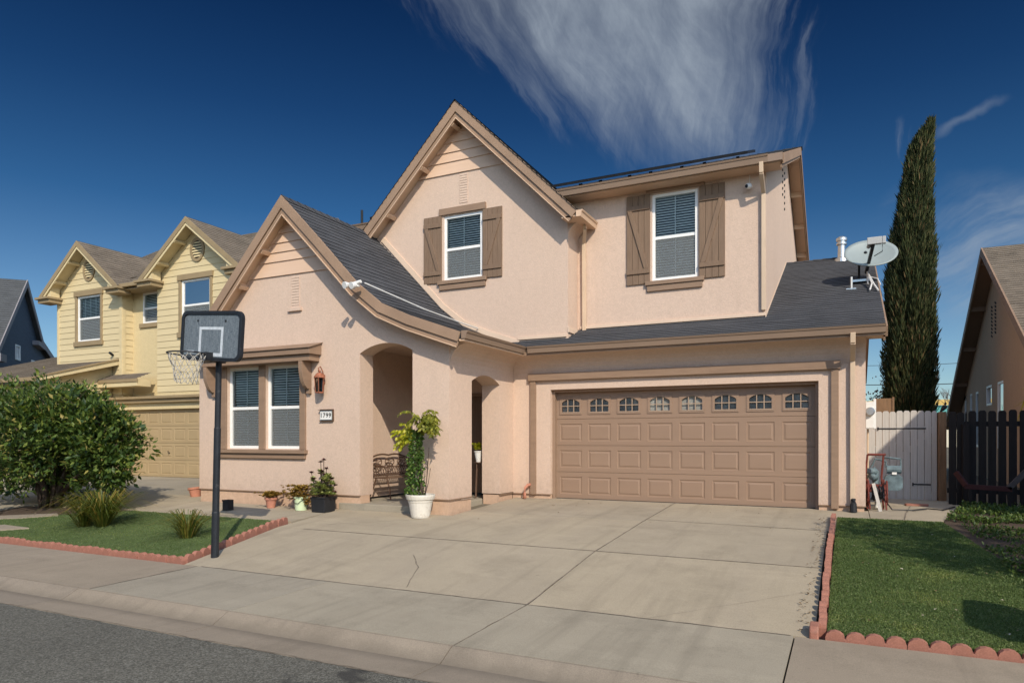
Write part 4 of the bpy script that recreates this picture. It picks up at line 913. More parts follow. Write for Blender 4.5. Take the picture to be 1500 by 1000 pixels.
# terracotta pot with rusty sedum
x,y = -9.86,9.72; z=g(y); t = pot('potted_plant','small terracotta pot of rust-tipped succulents below the double window','potted plant',x,y,z,[(.075,0),(.10,.15),(.118,.155),(.12,.20)],M['terra'])
rosette([(x+RNG.normal()*.06,y+RNG.normal()*.06,z+.2+RNG.random()*.1) for _ in range(110)]+[(x+RNG.normal()*.10,y+RNG.normal()*.08,z+.22+RNG.random()*.07) for _ in range(60)],M['succ_o'],t,'foliage',12,.05,.024)
x,y = -9.07,9.68; z=g(y); t = pot('potted_plant','pale green bucket of mounded yellow-green sedum beside the black tub','potted plant',x,y,z,[(.105,0),(.125,.22),(.135,.225),(.135,.25)],M['greenpot'])
rosette([(x+RNG.normal()*.13-.05,y+RNG.normal()*.10,z+.25+RNG.random()*.20) for _ in range(330)]+[(x-.14+RNG.normal()*.05,y+RNG.normal()*.06,z+.18+RNG.random()*.1) for _ in range(40)]+[(x+.15+RNG.normal()*.05,y+RNG.normal()*.04,z+.1+RNG.random()*.15) for _ in range(40)],M['succ_o'],t,'foliage',9,.045,.02)
m = MB(); m.tube([(x-.12,y-.08,z+.24),(x-.06,y-.135,z+.15),(x+.05,y-.135,z+.13),(x+.12,y-.06,z+.22)],.006,6); m.build('handle', M['black'], t)
x,y = -8.52,9.66; z=g(y); t = thing('potted_plant','square black tub of tall pale aeonium with purple rosettes by the arch','potted plant',(x,y,z))
m = MB(); o_=[(-.16,-.16),(.16,-.16),(.16,.16),(-.16,.16)]
for a,b,s0,s1 in ((0,.27,.9,1.0),): 
    for k in range(4):
        p,q = o_[k],o_[(k+1)%4]; m.face([(x+p[0]*s0,y+p[1]*s0,z+a),(x+q[0]*s0,y+q[1]*s0,z+a),(x+q[0]*s1,y+q[1]*s1,z+b),(x+p[0]*s1,y+p[1]*s1,z+b)])
m.box(x-.17,x+.17,y-.17,y+.17,z+.245,z+.27); m.build('tub', M['black'], t, bevel=.01)
m = MB(); m.box(x-.14,x+.14,y-.14,y+.14,z+.2,z+.273); m.build('soil', M['soil'], t)
rn = random.Random(4); stems = MB(); gp, pp = [], []
for k in range(64):
    a, r, h = rn.uniform(0,6.28), rn.uniform(.02,.25), rn.uniform(.05,.46); p = Vector((x+r*math.cos(a),y+r*math.sin(a)*.8,z+.27+h*(1.1-r*1.6))); stems.tube([(x+.3*r*math.cos(a),y+.3*r*math.sin(a),z+.25),(p.x*.5+x*.5,p.y*.5+y*.5,z+.3+h*.4),p],.007,5); (pp if k%5==0 else gp).append(tuple(p))
for dx,h in ((-.06,.62),(.01,.66),(-.28,.42),(.20,.32),(.07,.5)):
    p=(x+dx,y,z+.27+h); stems.tube([(x+dx*.3,y,z+.25),(x+dx*.8,y,z+.27+h*.5),p],.007,5); pp.append(p)
stems.build('stem', M['bark'], t); rosette(gp,M['succ_g'],t,'foliage',26,.085,.045); rosette(pp,M['succ_p'],t,'foliage',26,.06,.032)
m = MB(); px_,py_ = -12.5,9.9
x,y = Pz(287,728,-.11); z=-.11; t = pot('flower_pot','empty terracotta pot leaning at the left corner of the pink house','flower pot',x,y,z,[(.10,0),(.13,.17),(.15,.175),(.15,.22)],M['terra']); t.rotation_euler=(0,-.15,0)
x,y = Pz(334,748,g(9.0)); z=g(y); t = thing('planter_box','small empty black planter box on the walk behind the hoop','planter',(x,y,z)); m = MB()
for bb in ((-.07,.07,-.07,-.055,0,.20),(-.07,.07,.055,.07,0,.20),(-.07,-.055,-.055,.055,0,.20),(.055,.07,-.055,.055,0,.20),(-.055,.055,-.055,.055,0,.02)): m.box(x+bb[0],x+bb[1],y+bb[2],y+bb[3],z+bb[4],z+bb[5])
m.build('box', M['black'], t, bevel=.004); m = MB(); m.box(x-.076,x+.076,y-.076,y-.071,z+.175,z+.203); m.build('box_rim', M['black'], t)
# big white pot with climbing vine and arching compound leaves
x,y = -6.42,9.66; z=g(y); t = pot('potted_vine','large weathered white pot with a tall climbing vine and yellow-green arching leaves','potted plant',x,y,z,[(.15,0),(.16,.03),(.20,.25),(.21,.27),(.215,.30),(.235,.31),(.25,.36),(.25,.39)],M['whitepot'])
rn = random.Random(9); st = MB()
for k in range(9):
    a = rn.uniform(0,6.28); st.tube([(x-.02+.08*math.cos(a),y+.06*math.sin(a),z+.33),(x-.06+.07*math.cos(a+1),y+.05*math.sin(a+1),z+.8),(x-.08+.05*math.cos(a+2),y+.04,z+1.3),(x-.04,y,z+1.55)],.008,5)
for dx,h in ((.12,.85),(.09,.6),(.15,.5)): st.tube([(x+.08,y,z+.33),(x+.08+dx*.5,y,z+.33+h*.5),(x+.05+dx,y,z+.33+h)],.006,5)
st.build('stem', M['bark'], t)
n = 1500; h = RNG.random(n); r = (.17-.07*h)*RNG.random(n)**.4; a = RNG.uniform(0,6.28,n)
pos = np.stack([x-.13+.06*h+r*np.cos(a), y+r*np.sin(a)*.8, z+.36+h*1.1+RNG.normal(size=n)*.02],1); leafmesh('foliage', M['vine'], t, pos, rdir(n)*.9+np.stack([np.cos(a),np.sin(a)-.2,np.full(n,-.1)],1)*.6, rdir(n), RNG.uniform(.035,.07,n), RNG.uniform(.025,.045,n), .2)
def frond(base, tip, droop, n, mat, nm2, parent, ll, lw, hang=1.):
    pts, ax = [], []
    for k in range(n):
        s_ = (k+1)/n; p = Vector(base).lerp(Vector(tip),s_)+Vector((0,0,droop*4*s_*(1-s_)))
        for sd in (-1,1):
            pts.append(p+Vector((0,0,0))); d = Vector(tip)-Vector(base); s2 = d.cross(Vector((0,0,1))).normalized(); ax.append(s2*sd*.8+d.normalized()*.4+Vector((0,0,-hang*rn.uniform(.5,1.3))))
    return pts, [tuple(a_) for a_ in ax]
allp, alla = [], []
for k in range(30):
    an = rn.uniform(-.5,1.3) if k<23 else rn.uniform(-2.5,2); L3 = rn.uniform(.22,.46); b_ = (x+.02+rn.uniform(-.04,.04),y+rn.uniform(-.04,.04),z+1.50+rn.uniform(-.1,.16))
    p_,a_ = frond(b_,(b_[0]+L3*math.cos(an),b_[1]-.25*L3+L3*.5*math.sin(an),b_[2]+rn.uniform(-.08,.10)),.10,11,None,'',None,.08,.03); allp+=p_; alla+=a_
leafmesh('arching_leaves', M['oliveleaf'], t, np.array([tuple(p) for p in allp]), np.array(alla), rdir(len(allp)), RNG.uniform(.08,.12,len(allp)), .042, .1)
allp, alla = [], []
for k in range(20):
    L3 = rn.uniform(.12,.34); b_ = (x-.13+rn.uniform(-.04,.04),y-.03,z+1.36+rn.uniform(-.1,.1)); p_,a_ = frond(b_,(b_[0]-L3,b_[1]-rn.uniform(-.05,.12),b_[2]+rn.uniform(-.15,.14)),.05,8,None,'',None,.07,.03,1.3); allp+=p_; alla+=a_
leafmesh('yellow_leaves', M['limeleaf'], t, np.array([tuple(p) for p in allp]), np.array(alla), rdir(len(allp)), RNG.uniform(.06,.10,len(allp)), .05, .1)
# white pot on a stand seen through the side arch
x,y,z = -6.60,12.02,.72; t = thing('potted_plant','white pot of bright green leaves on a slim stand inside the porch','potted plant',(x,y,0.))
m = MB(); m.lathe([(.05,0),(.085,.19),(.095,.20),(.095,.22)],(x,y,z),20); m.build('pot', M['white'], t)
m = MB(); m.lathe([(.1,0),(.1,.015)],(x,y,z-.016),20)
for k in range(3): a=k*2.1+.4; m.tube([(x+.06*math.cos(a),y+.06*math.sin(a),z-.01),(x+.11*math.cos(a),y+.11*math.sin(a),0.0)],.012,6)
m.build('stand', M['iron'], t); rosette([(x+RNG.normal()*.05,y+RNG.normal()*.05,z+.24+RNG.random()*.12) for _ in range(24)],M['limeleaf'],t,'foliage',7,.07,.05)
# ================================================================ PORCH BENCH (stands against the porch wall, faces +X)
t = thing('garden_bench','brown cast-iron garden bench with an ornate back inside the porch','bench',(-8.15,11.4,0)); y0,y1 = 10.80,12.05
m = MB()
for k in range(5): m.box(-8.24+k*.075,-8.185+k*.075,y0+.03,y1-.03,.415,.435)
m.build('seat', M['paleiron'], t, bevel=.003)
m = MB(); zc = lambda s_: .80+.055*math.sin(math.pi*s_)+.03*abs(math.sin(2*math.pi*s_)); N_=24
m.tube([(-8.37,y0+(y1-y0)*k/N_,zc(k/N_)) for k in range(N_+1)],.017,8); m.tube([(-8.31,y0,.62),(-8.31,y1,.62)],.013,8); m.tube([(-8.28,y0,.46),(-8.28,y1,.46)],.013,8); m.build('back_frame', M['iron'], t)
m = MB(); rn = random.Random(3)
for q in range(3):
    cy_ = y0+(y1-y0)*(q+.5)/3; m.tube([(-8.34,cy_+.15*math.cos(a),.72+.085*math.sin(a)) for a in [2*math.pi*k/16 for k in range(17)]],.010,6,False)
    for a in range(6): an=a*math.pi/3+.3; m.tube([(-8.34,cy_+.02*math.cos(an),.72+.02*math.sin(an)),(-8.34,cy_+.14*math.cos(an),.72+.08*math.sin(an))],.008,5)
for k in range(16):
    a_ = y0+(y1-y0)*k/16; b_ = a_+(y1-y0)/16; m.tube([(-8.30,a_,.62),(-8.285,b_,.46)],.007,5); m.tube([(-8.30,b_,.62),(-8.285,a_,.46)],.007,5)
m.build('lattice_back', M['iron'], t)
for yy in (y0,y1):
    for (xa,xb) in ((-8.20,-8.38),(-7.95,-7.86)):
        m = MB(); m.tube([(xa,yy,.43),((xa+xb)/2+.02,yy,.22),(xb,yy,.02)],[.018,.014,.016],8); m.build('leg', M['iron'], t)
    m = MB(); m.tube([(-8.34,yy,.66),(-8.15,yy,.67),(-7.95,yy,.64),(-7.92,yy,.58),(-7.95,yy,.43)],.014,8); m.tube([(-8.37,yy,.82),(-8.28,yy,.43),(-7.95,yy,.42)],.014,8); m.build('armrest', M['iron'], t)
# ================================================================ SIDE YARD
def pickets(root, x0, x1, y, z0, z1, w, gap, mat, nm_, seed=0, round_=True, th=.02):
    rr = random.Random(seed); x = x0
    while x < x1-.02:
        ww = min(w, x1-x); j = rr.uniform(-.01,.01); zt = z1+j; c = .03; 
        P = [(x,z0),(x+ww,z0),(x+ww,zt-c*1.3),(x+ww-c*.4,zt-c*.4),(x+ww-c,zt),(x+c,zt),(x+c*.4,zt-c*.4),(x,zt-c*1.3)]
        m = MB(); yj = y+rr.uniform(-.004,.004); m.plate(P,[],FY(yj),th); m.build(nm_, mat, root, bevel=.002); x += ww+gap*rr.uniform(.7,1.25)
GYt = 15.40
t = thing('gate','pale weathered wooden side gate beside the pink house','gate',(1.05,GYt,0)); pickets(t,.44,1.60,GYt,-.02,1.73,.112,.008,M['gatew'],'picket',1)
m = MB()
for z in (.28,1.38): m.box(.44,1.60,GYt+.022,GYt+.06,z-.045,z+.045)
m.bar((.5,GYt+.08,.30),(1.52,GYt+.08,1.36),.04,.09); m.build('back_rail', M['gatew'], t)
for z,xa,xb in ((1.385,.60,1.42),(.30,1.20,1.50)):
    m = MB(); m.box(xa,xb,GYt-.008,GYt-.001,z-.012,z+.012); m.tube([(xa,GYt-.012,z-.03),(xa,GYt-.012,z+.03)],.012,8); m.build('hinge_strap', M['black'], t)
m = MB(); m.box(.31,.425,GYt+.0,GYt+.02,-.02,1.72); m.box(.31,.36,GYt-.02,GYt-.001,-.02,1.6); tag(m.build('fence_board', M['gatew'], bevel=.002), 'narrow pale filler board between the gate and the house wall', 'fence board')
m = MB(); m.box(1.62,1.745,GYt-.12,GYt+.01,-.15,1.70); tag(m.build('gate_post', M['post'], bevel=.006), 'rough brown wooden post between the pale gate and dark fence', 'post')
m = MB(); m.box(1.60,1.70,GYt+.03,GYt+.05,-.02,1.69); tag(m.build('fence_board', M['post'], bevel=.002), 'short brown board tucked behind the gate post', 'fence board')
FYn = 14.6
t = thing('picket_fence','dark shaded wooden picket fence with open gaps right of the gate','fence',(2.6,FYn,0)); pickets(t,1.70,1.98,FYn,-.12,1.67,.12,.006,M['fence'],'picket',2); pickets(t,2.0,4.8,FYn,-.14,1.69,.118,.036,M['fence'],'picket',3)
m = MB()
for z in (.25,1.45): m.box(1.68,4.8,FYn+.022,FYn+.06,z-.045,z+.045)
m.build('rail', M['fence'], t); m = MB(); m.box(1.90,2.0,FYn-.11,FYn-.003,-.15,1.45); m.build('fence_post', M['fence'], t)
t = thing('hammock_stand','dark red wooden stand with a slanted arm in front of the dark fence','stand',(2.3,14.1,0)); yh=14.1
for nm2,a,b in (('cross_beam',(1.88,yh,.36),(2.55,yh,.33)),('slanted_arm',(2.5,yh,.34),(3.0,yh,.95)),('slanted_arm',(1.9,yh,.37),(1.76,yh+.1,.6))):
    m = MB(); m.bar(a,b,.06,.085); m.build(nm2, M['darkred'] if nm2=='cross_beam' else M['fence2'] if a[0]>2 else M['darkred'], t, bevel=.004)
for x_ in (1.95,2.5):
    m = MB(); m.bar((x_,yh,.35),(x_+.03,yh,-.12),.05,.05,up=(0,1,0)); m.build('leg', M['fence'], t)
# gas meter, meter box, hose reel
x,y = .50,13.35; t = thing('gas_meter','blue-grey gas meter on a riser pipe at the garage side wall','gas meter',(x,y,0))
m = MB(); m.tube([(x,y,.0),(x,y,.30)],.033,12); m.build('white_riser', M['white'], t)
m = MB(); m.tube([(x,y,.30),(x,y,.62),(x-.06,y,.68)],.035,12); m.tube([(x-.02,y,.36),(x-.02,y,.48)],.05,12); m.lathe([(.03,0),(.09,.03),(.10,.06),(.09,.1),(.03,.12)],(x-.08,y,.56),16); m.tube([(x-.1,y-.02,.56),(x-.02,y-.09,.50)],[.055,.06],12); m.build('regulator', M['gas'], t, smooth=True)
m = MB(); m.plate(rr2(.32,.30,.09),[],lambda u,v,d:(x+.25+u*.85,y-.11+d,.44+v*.9),.22); m.tube([(x+.15,y,.66),(x+.37,y,.66)],.07,12); m.build('meter_body', M['gas'], t, bevel=.02)
m = MB(); m.tube([(x+.14,y,.70),(x+.14,y,.80),(x-.02,y,.84),(x-.08,y,.70)],.018,8); m.tube([(x+.36,y,.70),(x+.36,y,.84),(x+.2,y,.86),(x+.1,y+.1,.86)],.018,8); m.build('pipe', M['gas'], t)
m = MB(); m.obox((x+.26,y-.12,.60),.07,.03,.04); m.build('dial', M['white'], t)
m = MB(); m.obox((.335+.06,13.55,1.60),.12,.26,.46); m.obox((.335+.14,13.6,1.62),.04,.3,.52); t = thing('electric_meter','cream electric meter box on the garage side wall','electric meter',(.39,13.5,1.6)); m.build('box', M['white'], t, bevel=.006)
m = MB(); m.tube([(.40,13.42,1.66),(.40,13.36,1.66),(.40,13.34,1.66)],[.075,.075,.06],16); m.build('dial', M['steel'], t); m = MB(); m.tube([(.37,13.55,1.36),(.37,13.55,.9),(.36,13.56,.1)],.018,8); m.build('conduit', M['downspout'], t)
x,y = .50,12.95; t = thing('hose_reel','faded red metal hose reel cart with a dark hose, against the garage side wall','hose reel',(x,y,0))
m = MB()
for dx in (-.12,.12):
    m.tube([(x+dx-.03,y+.1,.0),(x+dx-.06,y+.1,.55),(x+dx-.03,y+.08,.92)],.016,8); m.tube([(x+dx,y-.2,.02),(x+dx-.03,y+.05,.5)],.014,8)
m.tube([(x-.15,y+.08,.92),(x+.12,y+.08,.92)],.02,8); m.box(x-.17,x+.12,y-.02,y+.16,.30,.42); m.build('frame', M['red'], t)
for xx in (x-.14,x+.13):
    m = MB(); m.tube([(xx,y+.0+.2*math.cos(a),.28+.2*math.sin(a)) for a in [2*math.pi*k/20 for k in range(21)]],.014,6,False)
    for k in range(4): a=k*math.pi/4; m.tube([(xx,y-.2*math.cos(a),.28-.2*math.sin(a)),(xx,y+.2*math.cos(a),.28+.2*math.sin(a))],.008,5)
    m.build('wheel', M['red'], t)
m = MB(); pts=[]
for k in range(90): a=k*.55; r=.11+.02*math.sin(k*.3); pts.append((x-.1+.2*((k%30)/30),y+r*math.cos(a),.28+r*math.sin(a)))
m.tube(pts,.011,6); m.tube([(x+.08,y,.2),(x+.2,y-.2,.03),(x+.5,y-.1,.025),(x+.75,y+.35,.02),(x+.95,y+.2,.02),(x+1.2,y+.9,.02)],.011,6); m.build('hose', M['black'], t)
m = MB(); m.bar((x+.03,y-.30,.0),(x-.07,y-.2,.45),.05,.02,up=(0,1,0)); tag(m.build('wooden_stake', M['gatew']), 'pale wooden stake leaning on the red hose cart', 'stake')
m = MB(); rn=random.Random(8)
P=[(.0,.0),(.34,.02),(.36,.16),(.05,.2),(-.02,.1)]; m.plate(P,[],lambda u,v,d:(.98+u,13.9+v,.0+d),.035); tag(m.build('paving_slab', M['edging'], bevel=.01), 'broken reddish paving slab lying before the gate', 'slab')
m = MB(); m.tube([(-5.72,12.33,.0),(-5.735,12.34,.1),(-5.73,12.36,.2),(-5.69,12.40,.26),(-5.66,12.47,.27)],[.035,.03,.028,.03,.035],10); tag(m.build('drain_pipe', M['terra'], smooth=True), 'short curved clay-coloured pipe beside the garage door jamb', 'pipe')
# small dark bird on the post
bx_,by_,bz_ = 1.72,15.34,1.70; m = MB(); m.tube([(bx_-.07,by_,bz_+.0),(bx_-.03,by_,bz_+.05),(bx_+.01,by_,bz_+.11),(bx_+.015,by_,bz_+.15),(bx_+.01,by_,bz_+.185)],[.012,.038,.045,.028,.006],10)
tag(m.build('bird', M['black'], smooth=True), 'small dark bird perched on top of the brown gate post', 'bird')
# ================================================================ YELLOW HOUSE
YH = thing('yellow_house','two-storey yellow lap-sided house with twin gables and olive-tan trim','house',(-19,14.2,0))
def ybox(name, boxes, mat, bev=.005, parent=None):
    for b in boxes: r = MB().box(*b).build(name, M[mat], parent or YH, bevel=bev)
    return r
YB = 14.2; hz_ = 6.02
G1 = [(-24.55,5.98),(-22.5,7.62),(-20.45,5.98)]; G2 = [(-19.45,6.05),(-17.35,7.68),(-15.2,6.05)]
m = MB()
o,_ = inner(G1,-24.2,-20.8,.1,2.5); m.plate(o,[[(-23.12,4.42),(-21.9,4.42),(-21.9,5.92),(-23.12,5.92)]],FY(YB+.02),.33)
o,_ = inner(G2,-19.15,-15.5,.1,2.5); m.plate(o,[[(-18.05,4.4),(-16.82,4.4),(-16.82,5.96),(-18.05,5.96)]],FY(YB+.02),.33)
sidingcore = m
m.plate([(-20.81,2.5),(-20.81,6.1),(-19.14,6.1),(-19.14,2.5)],[[(-20.32,4.88),(-19.55,4.88),(-19.55,5.86),(-20.32,5.86)]],FY(YB+.36),.2)
m.plate([(-24.2,-.1),(-24.2,2.5),(-15.5,2.5),(-15.5,-.1),(-16.2,-.1),(-16.2,2.1),(-21.0,2.1),(-21.0,-.1)],[],FY(YB+.02),.3)
m.box(-24.2,-23.95,14.5,22,-.1,6.1); m.box(-15.75,-15.5,14.5,22,-.1,6.1)
m.box(-28,-21.3,12.0,14.19,-.1,2.86); m.plate([(12.0,2.86),(12.0,2.92),(14.19,3.55),(14.19,2.86)],[],FX(-21.55),.25)
m.build('wall', M['stucco_y'], YH)
m = MB(); zs = [2.62+.195*k for k in range(30)]
def limg(prof,x0,x1):
    pl = offpoly(prof,-.11)
    def f(z):
        L,R = x0,x1
        for a,b in zip(pl,pl[1:]):
            if min(a[1],b[1]) <= z <= max(a[1],b[1]):
                x = a[0]+(b[0]-a[0])*(z-a[1])/(b[1]-a[1])
                if b[1]>a[1]: L = max(L,x)
                else: R = min(R,x)
        if z > pl[1][1]: L=R=pl[1][0]
        return (L,R)
    return f
z1=[z for z in zs if z < 7.45]+[7.5]
lap(m, z1, limg(G1,-24.2,-20.8), YB+.019, [(-23.2,-21.82,4.3,6.02)]); lap(m, z1, limg(G2,-19.15,-15.5), YB+.019, [(-18.13,-16.74,4.28,6.06)])
lap(m, [z for z in zs if z<6.1], lambda z:(14.2,14.56), -20.799, ax='x'); m.build('siding', M['siding_y'], YH)
ybox('corner_board', [(-20.93,-20.79,YB-.03,YB+.02,2.6,6.0),(-20.81,-20.775,YB+.0,YB+.10,2.6,6.0),(-24.22,-24.12,YB-.02,YB+.02,2.6,5.9)], 'siding_y')
window(YH,-23.12,-21.9,4.42,5.92,YB+.02,5.18,(4,2),(1,1)); window(YH,-18.05,-16.82,4.4,5.96,YB+.02,5.2,(4,2),(1,1)); window(YH,-20.32,-19.55,4.88,5.86,YB+.37,5.36,(1,1),(1,1))
ybox('window_trim', [(-23.22,-23.13,YB-.03,YB+.02,4.42,5.92),(-21.89,-21.8,YB-.03,YB+.02,4.42,5.92),(-18.15,-18.06,YB-.03,YB+.02,4.4,5.96),(-16.81,-16.72,YB-.03,YB+.02,4.4,5.96)], 'trim_y')
ybox('window_header', [(-23.26,-21.76,YB-.05,YB+.02,5.925,6.09),(-18.19,-16.68,YB-.05,YB+.02,5.965,6.13),(-20.4,-19.47,YB+.31,YB+.36,5.865,6.0)], 'trim_y')
ybox('window_sill', [(-23.26,-21.76,YB-.06,YB+.02,4.26,4.415),(-18.19,-16.68,YB-.06,YB+.02,4.24,4.395),(-20.42,-19.45,YB+.30,YB+.36,4.74,4.875)], 'trim_y')
for c,z in ((-22.5,6.75),(-17.35,6.82)):
    m = MB(); E_ = lambda rx,rz,n=24: [(c+rx*math.cos(2*math.pi*k/n), z+rz*math.sin(2*math.pi*k/n)) for k in range(n)]
    m.plate(E_(.30,.36),[E_(.215,.27)],FY(YB-.03),.05); m.build('vent_ring', M['trim_y'], YH)
    m = MB(); m.plate(E_(.22,.275),[],FY(YB-.002),.01); m.build('vent_back', M['dark'], YH)
    m = MB()
    for k in range(6):
        zz = z-.2+k*.08; w = .21*math.sqrt(max(0,1-((zz-z)/.27)**2)); m.face([(c-w,YB-.03,zz-.02),(c+w,YB-.03,zz-.02),(c+w,YB-.005,zz+.035),(c-w,YB-.005,zz+.035)])
    m.build('vent_louvre', M['siding_y'], YH)
m = MB()
for G,sd in ((G1,21),(G2,23)):
    for sl,s2 in ((G[:2],0),(G[1:][::-1],1)):
        a,b = [(x,13.78,z) for x,z in sl],[(x,19.5,z) for x,z in sl]; shingles(m,a,b,.4,.15,.014,sd+s2)
    m.plate(band(G,-.002,-.08),[],FY(13.8),5.6)
zY = lambda y: 6.02+.62*(y-13.95)
shingles(m,[(-24.3,14.62,zY(14.62)),(-24.3,18.2,zY(18.2))],[(-15.4,14.62,zY(14.62)),(-15.4,18.2,zY(18.2))],.4,.15,.014,30); shingles(m,[(-20.62,13.95,6.02),(-20.62,14.62,zY(14.62))],[(-19.3,13.95,6.02),(-19.3,14.62,zY(14.62))],.4,.15,.014,34)
m.plate([(14.62,zY(14.62)-.02),(18.2,zY(18.2)-.02),(22.4,6.0),(22.4,5.9),(18.2,zY(18.2)-.1),(14.62,zY(14.62)-.1)],[],FX(-24.3),8.9)
shingles(m,[(-28.2,11.68,2.95),(-28.2,14.2,3.72)],[(-21.0,11.68,2.95),(-21.0,14.2,3.72)],.4,.14,.014,31)
shingles(m,[(-28.2,14.2,3.72),(-28.2,17.2,4.64)],[(-24.22,14.2,3.72),(-24.22,17.2,4.64)],.4,.14,.014,32)
m.plate([(11.7,2.93),(14.19,3.70),(14.19,3.62),(11.7,2.85)],[],FX(-28.2),7.2); m.plate([(14.19,3.70),(17.2,4.62),(17.2,4.5),(14.19,3.6)],[],FX(-28.2),3.97)
shingles(m,[(-21.35,13.72,3.03),(-21.35,14.2,3.24)],[(-19.4,13.72,3.03),(-19.4,14.2,3.24)],.4,.12,.012,33)
m.build('roof', M['shingle_t'], YH)
for G in (G1,G2):
    m = MB(); m.plate(band(G,.01,-.13),[],FY(13.77),.03); m.build('barge_board', M['trim_y'], YH, bevel=.004)
    m = MB(); m.plate(band(G,-.135,-.2),[],FY(13.79),.03); m.build('barge_board', M['siding_y'], YH)
    m = MB(); m.plate(band(G,-.085,-.11),[],FY(13.82),.38); m.build('soffit', M['siding_y'], YH)
    for seg,ts in ((0,(.35,.7)),(1,(.3,.65))):
        (xa,za),(xb,zb) = G[seg],G[seg+1]; d=Vector((xb-xa,0,zb-za)).normalized(); n=Vector((-d.z,0,d.x))
        for tt in ts:
            b = MB(); b.obox(Vector((xa+(xb-xa)*tt,14.0,za+(zb-za)*tt))-n*.17,.08,.38,.10,d,(0,1,0),n); b.build('lookout_block', M['siding_y'], YH)
    for xe,sg in ((G[0][0],1),(G[2][0],-1)):
        a,b = sorted((xe-sg*.12, xe+sg*.62)); ybox('eave_return', [(a,b,13.70,14.2,G[0][1]-.10,G[0][1]-.03),(a+.06,b-.05,13.78,14.2,G[0][1]-.22,G[0][1]-.102)], 'trim_y'); 
        m = MB(); q=(xe+sg*.02,xe+sg*.55); m.plate([(q[0],G[0][1]-.03),(q[1],G[0][1]-.03),(q[1],G[0][1]+.36)],[],FY(13.84),.3); m.build('return_cheek', M['siding_y'], YH)
ybox('gutter', [(-20.5,-19.4,13.86,13.97,5.93,6.04),(-20.6,-19.3,13.98,14.5,5.86,5.9)], 'trim_y')
ybox('gutter', [(-28.2,-20.95,11.58,11.69,2.85,2.96)], 'trim_y')
m = MB(); m.plate([(11.62,2.83),(11.62,2.96),(14.22,3.755),(14.22,3.56)],[],FX(-21.03),.06); m.build('rake_board', M['siding_y'], YH); m = MB(); m.plate([(11.6,2.93),(11.6,2.97),(14.22,3.775),(14.22,3.72)],[],FX(-20.965),.03); m.build('rake_board', M['trim_y'], YH)
ybox('belt_trim', [(-21.6,-15.5,14.02,14.21,2.42,2.50),(-21.6,-15.5,14.10,14.21,2.30,2.418)], 'trim_y')
ybox('pent_roof_base', [(-21.3,-19.45,13.74,14.21,2.80,3.0)], 'siding_y'); ybox('pent_roof_fascia', [(-21.34,-19.41,13.71,13.738,2.93,3.03)], 'trim_y')
yd = ybox('garage_door', [(-21.0,-16.2,14.36,14.4,0,2.1)], 'gdoor_y'); x0_,x1_ = -21.0,-16.2
for r in range(4):
    m = MB(); z0,z1_ = .005+r*.525,.005+(r+1)*.525-.006; a,b = z0+.08,z1_-.09
    m.face([(x0_,14.34,z0),(x1_,14.34,z0),(x1_,14.34,a),(x0_,14.34,a)]); m.face([(x0_,14.34,b),(x1_,14.34,b),(x1_,14.35,z1_),(x0_,14.35,z1_)]); prev=x0_
    for c in range(8):
        p0,p1 = x0_+c*.6+.06, x0_+(c+1)*.6-.06; m.face([(prev,14.34,a),(p0,14.34,a),(p0,14.34,b),(prev,14.34,b)]); cassette(m,p0,p1,a,b,14.34); prev=p1
    m.face([(prev,14.34,a),(x1_,14.34,a),(x1_,14.34,b),(prev,14.34,b)]); m.build('door_section', M['gdoor_y'], yd)
m = MB(); m.tube([(-18.75,14.34,.75),(-18.75,14.28,.75),(-18.75,14.28,.82)],.015,6); m.build('handle', M['black'], yd)
m = MB(); m.tube([(-21.25,14.18,3.88),(-21.22,14.05,3.95)],.04,8); m.build('wall_spout', M['black'], YH)
# ================================================================ BLUE HOUSE (turned to its own street line)
BH = thing('blue_house','dark navy house with a steep grey gable roof beyond the yellow house','house',(-33,17.8,0),rotz=math.radians(46.8))
bp = [(-4.2,4.3),(0,8.25),(2.62,5.72)]
m = MB(); o = [(-3.9,-.2),(-3.9,4.45),(0,8.1),(2.45,5.75),(6.6,4.5),(6.6,-.2)]; m.plate(o,[[(-.9,4.62),(-.25,4.62),(-.25,5.28),(-.9,5.28)],[(1.4,4.1),(2.2,4.1),(2.2,4.85),(1.4,4.85)]],lambda u,v,d:(-d,u,v),.3); m.box(-9,-.3,-3.9,-3.6,-.2,4.4); m.box(-9,-.3,6.3,6.6,-.2,4.4)
for k in range(0): pass
m.build('wall', M['blue'], BH)
m = MB(); La=[(-9.3,u,v) for u,v in bp[:2]]; Lb=[(.22,u,v) for u,v in bp[:2]]; shingles(m,La,Lb,.5,.16,.014,41); La=[(-9.3,u,v) for u,v in bp[1:][::-1]]; Lb=[(.22,u,v) for u,v in bp[1:][::-1]]; shingles(m,La,Lb,.5,.16,.014,42)
m.plate(band(bp,-.005,-.1),[],lambda u,v,d:(-9.3+d,u,v),9.5); shingles(m,[(-9,6.9,4.45),(-9,2.4,5.8)],[(.2,6.9,4.45),(.2,2.4,5.8)],.5,.16,.014,43); m.plate([(2.4,5.79),(6.9,4.44),(6.9,4.34),(2.4,5.69)],[],lambda u,v,d:(-9+d,u,v),9.2); m.build('roof', M['shingle_b'], BH)
m = MB(); m.plate(band(bp,.02,-.2),[],lambda u,v,d:(.20+d,u,v),.04); m.build('barge_board', M['blue_trim'], BH)
m = MB(); m.plate([(2.2,5.92),(6.95,4.5),(6.95,4.28),(2.2,5.62)],[],lambda u,v,d:(.22+d,u,v),.04); m.build('barge_board', M['blue_trim'], BH)
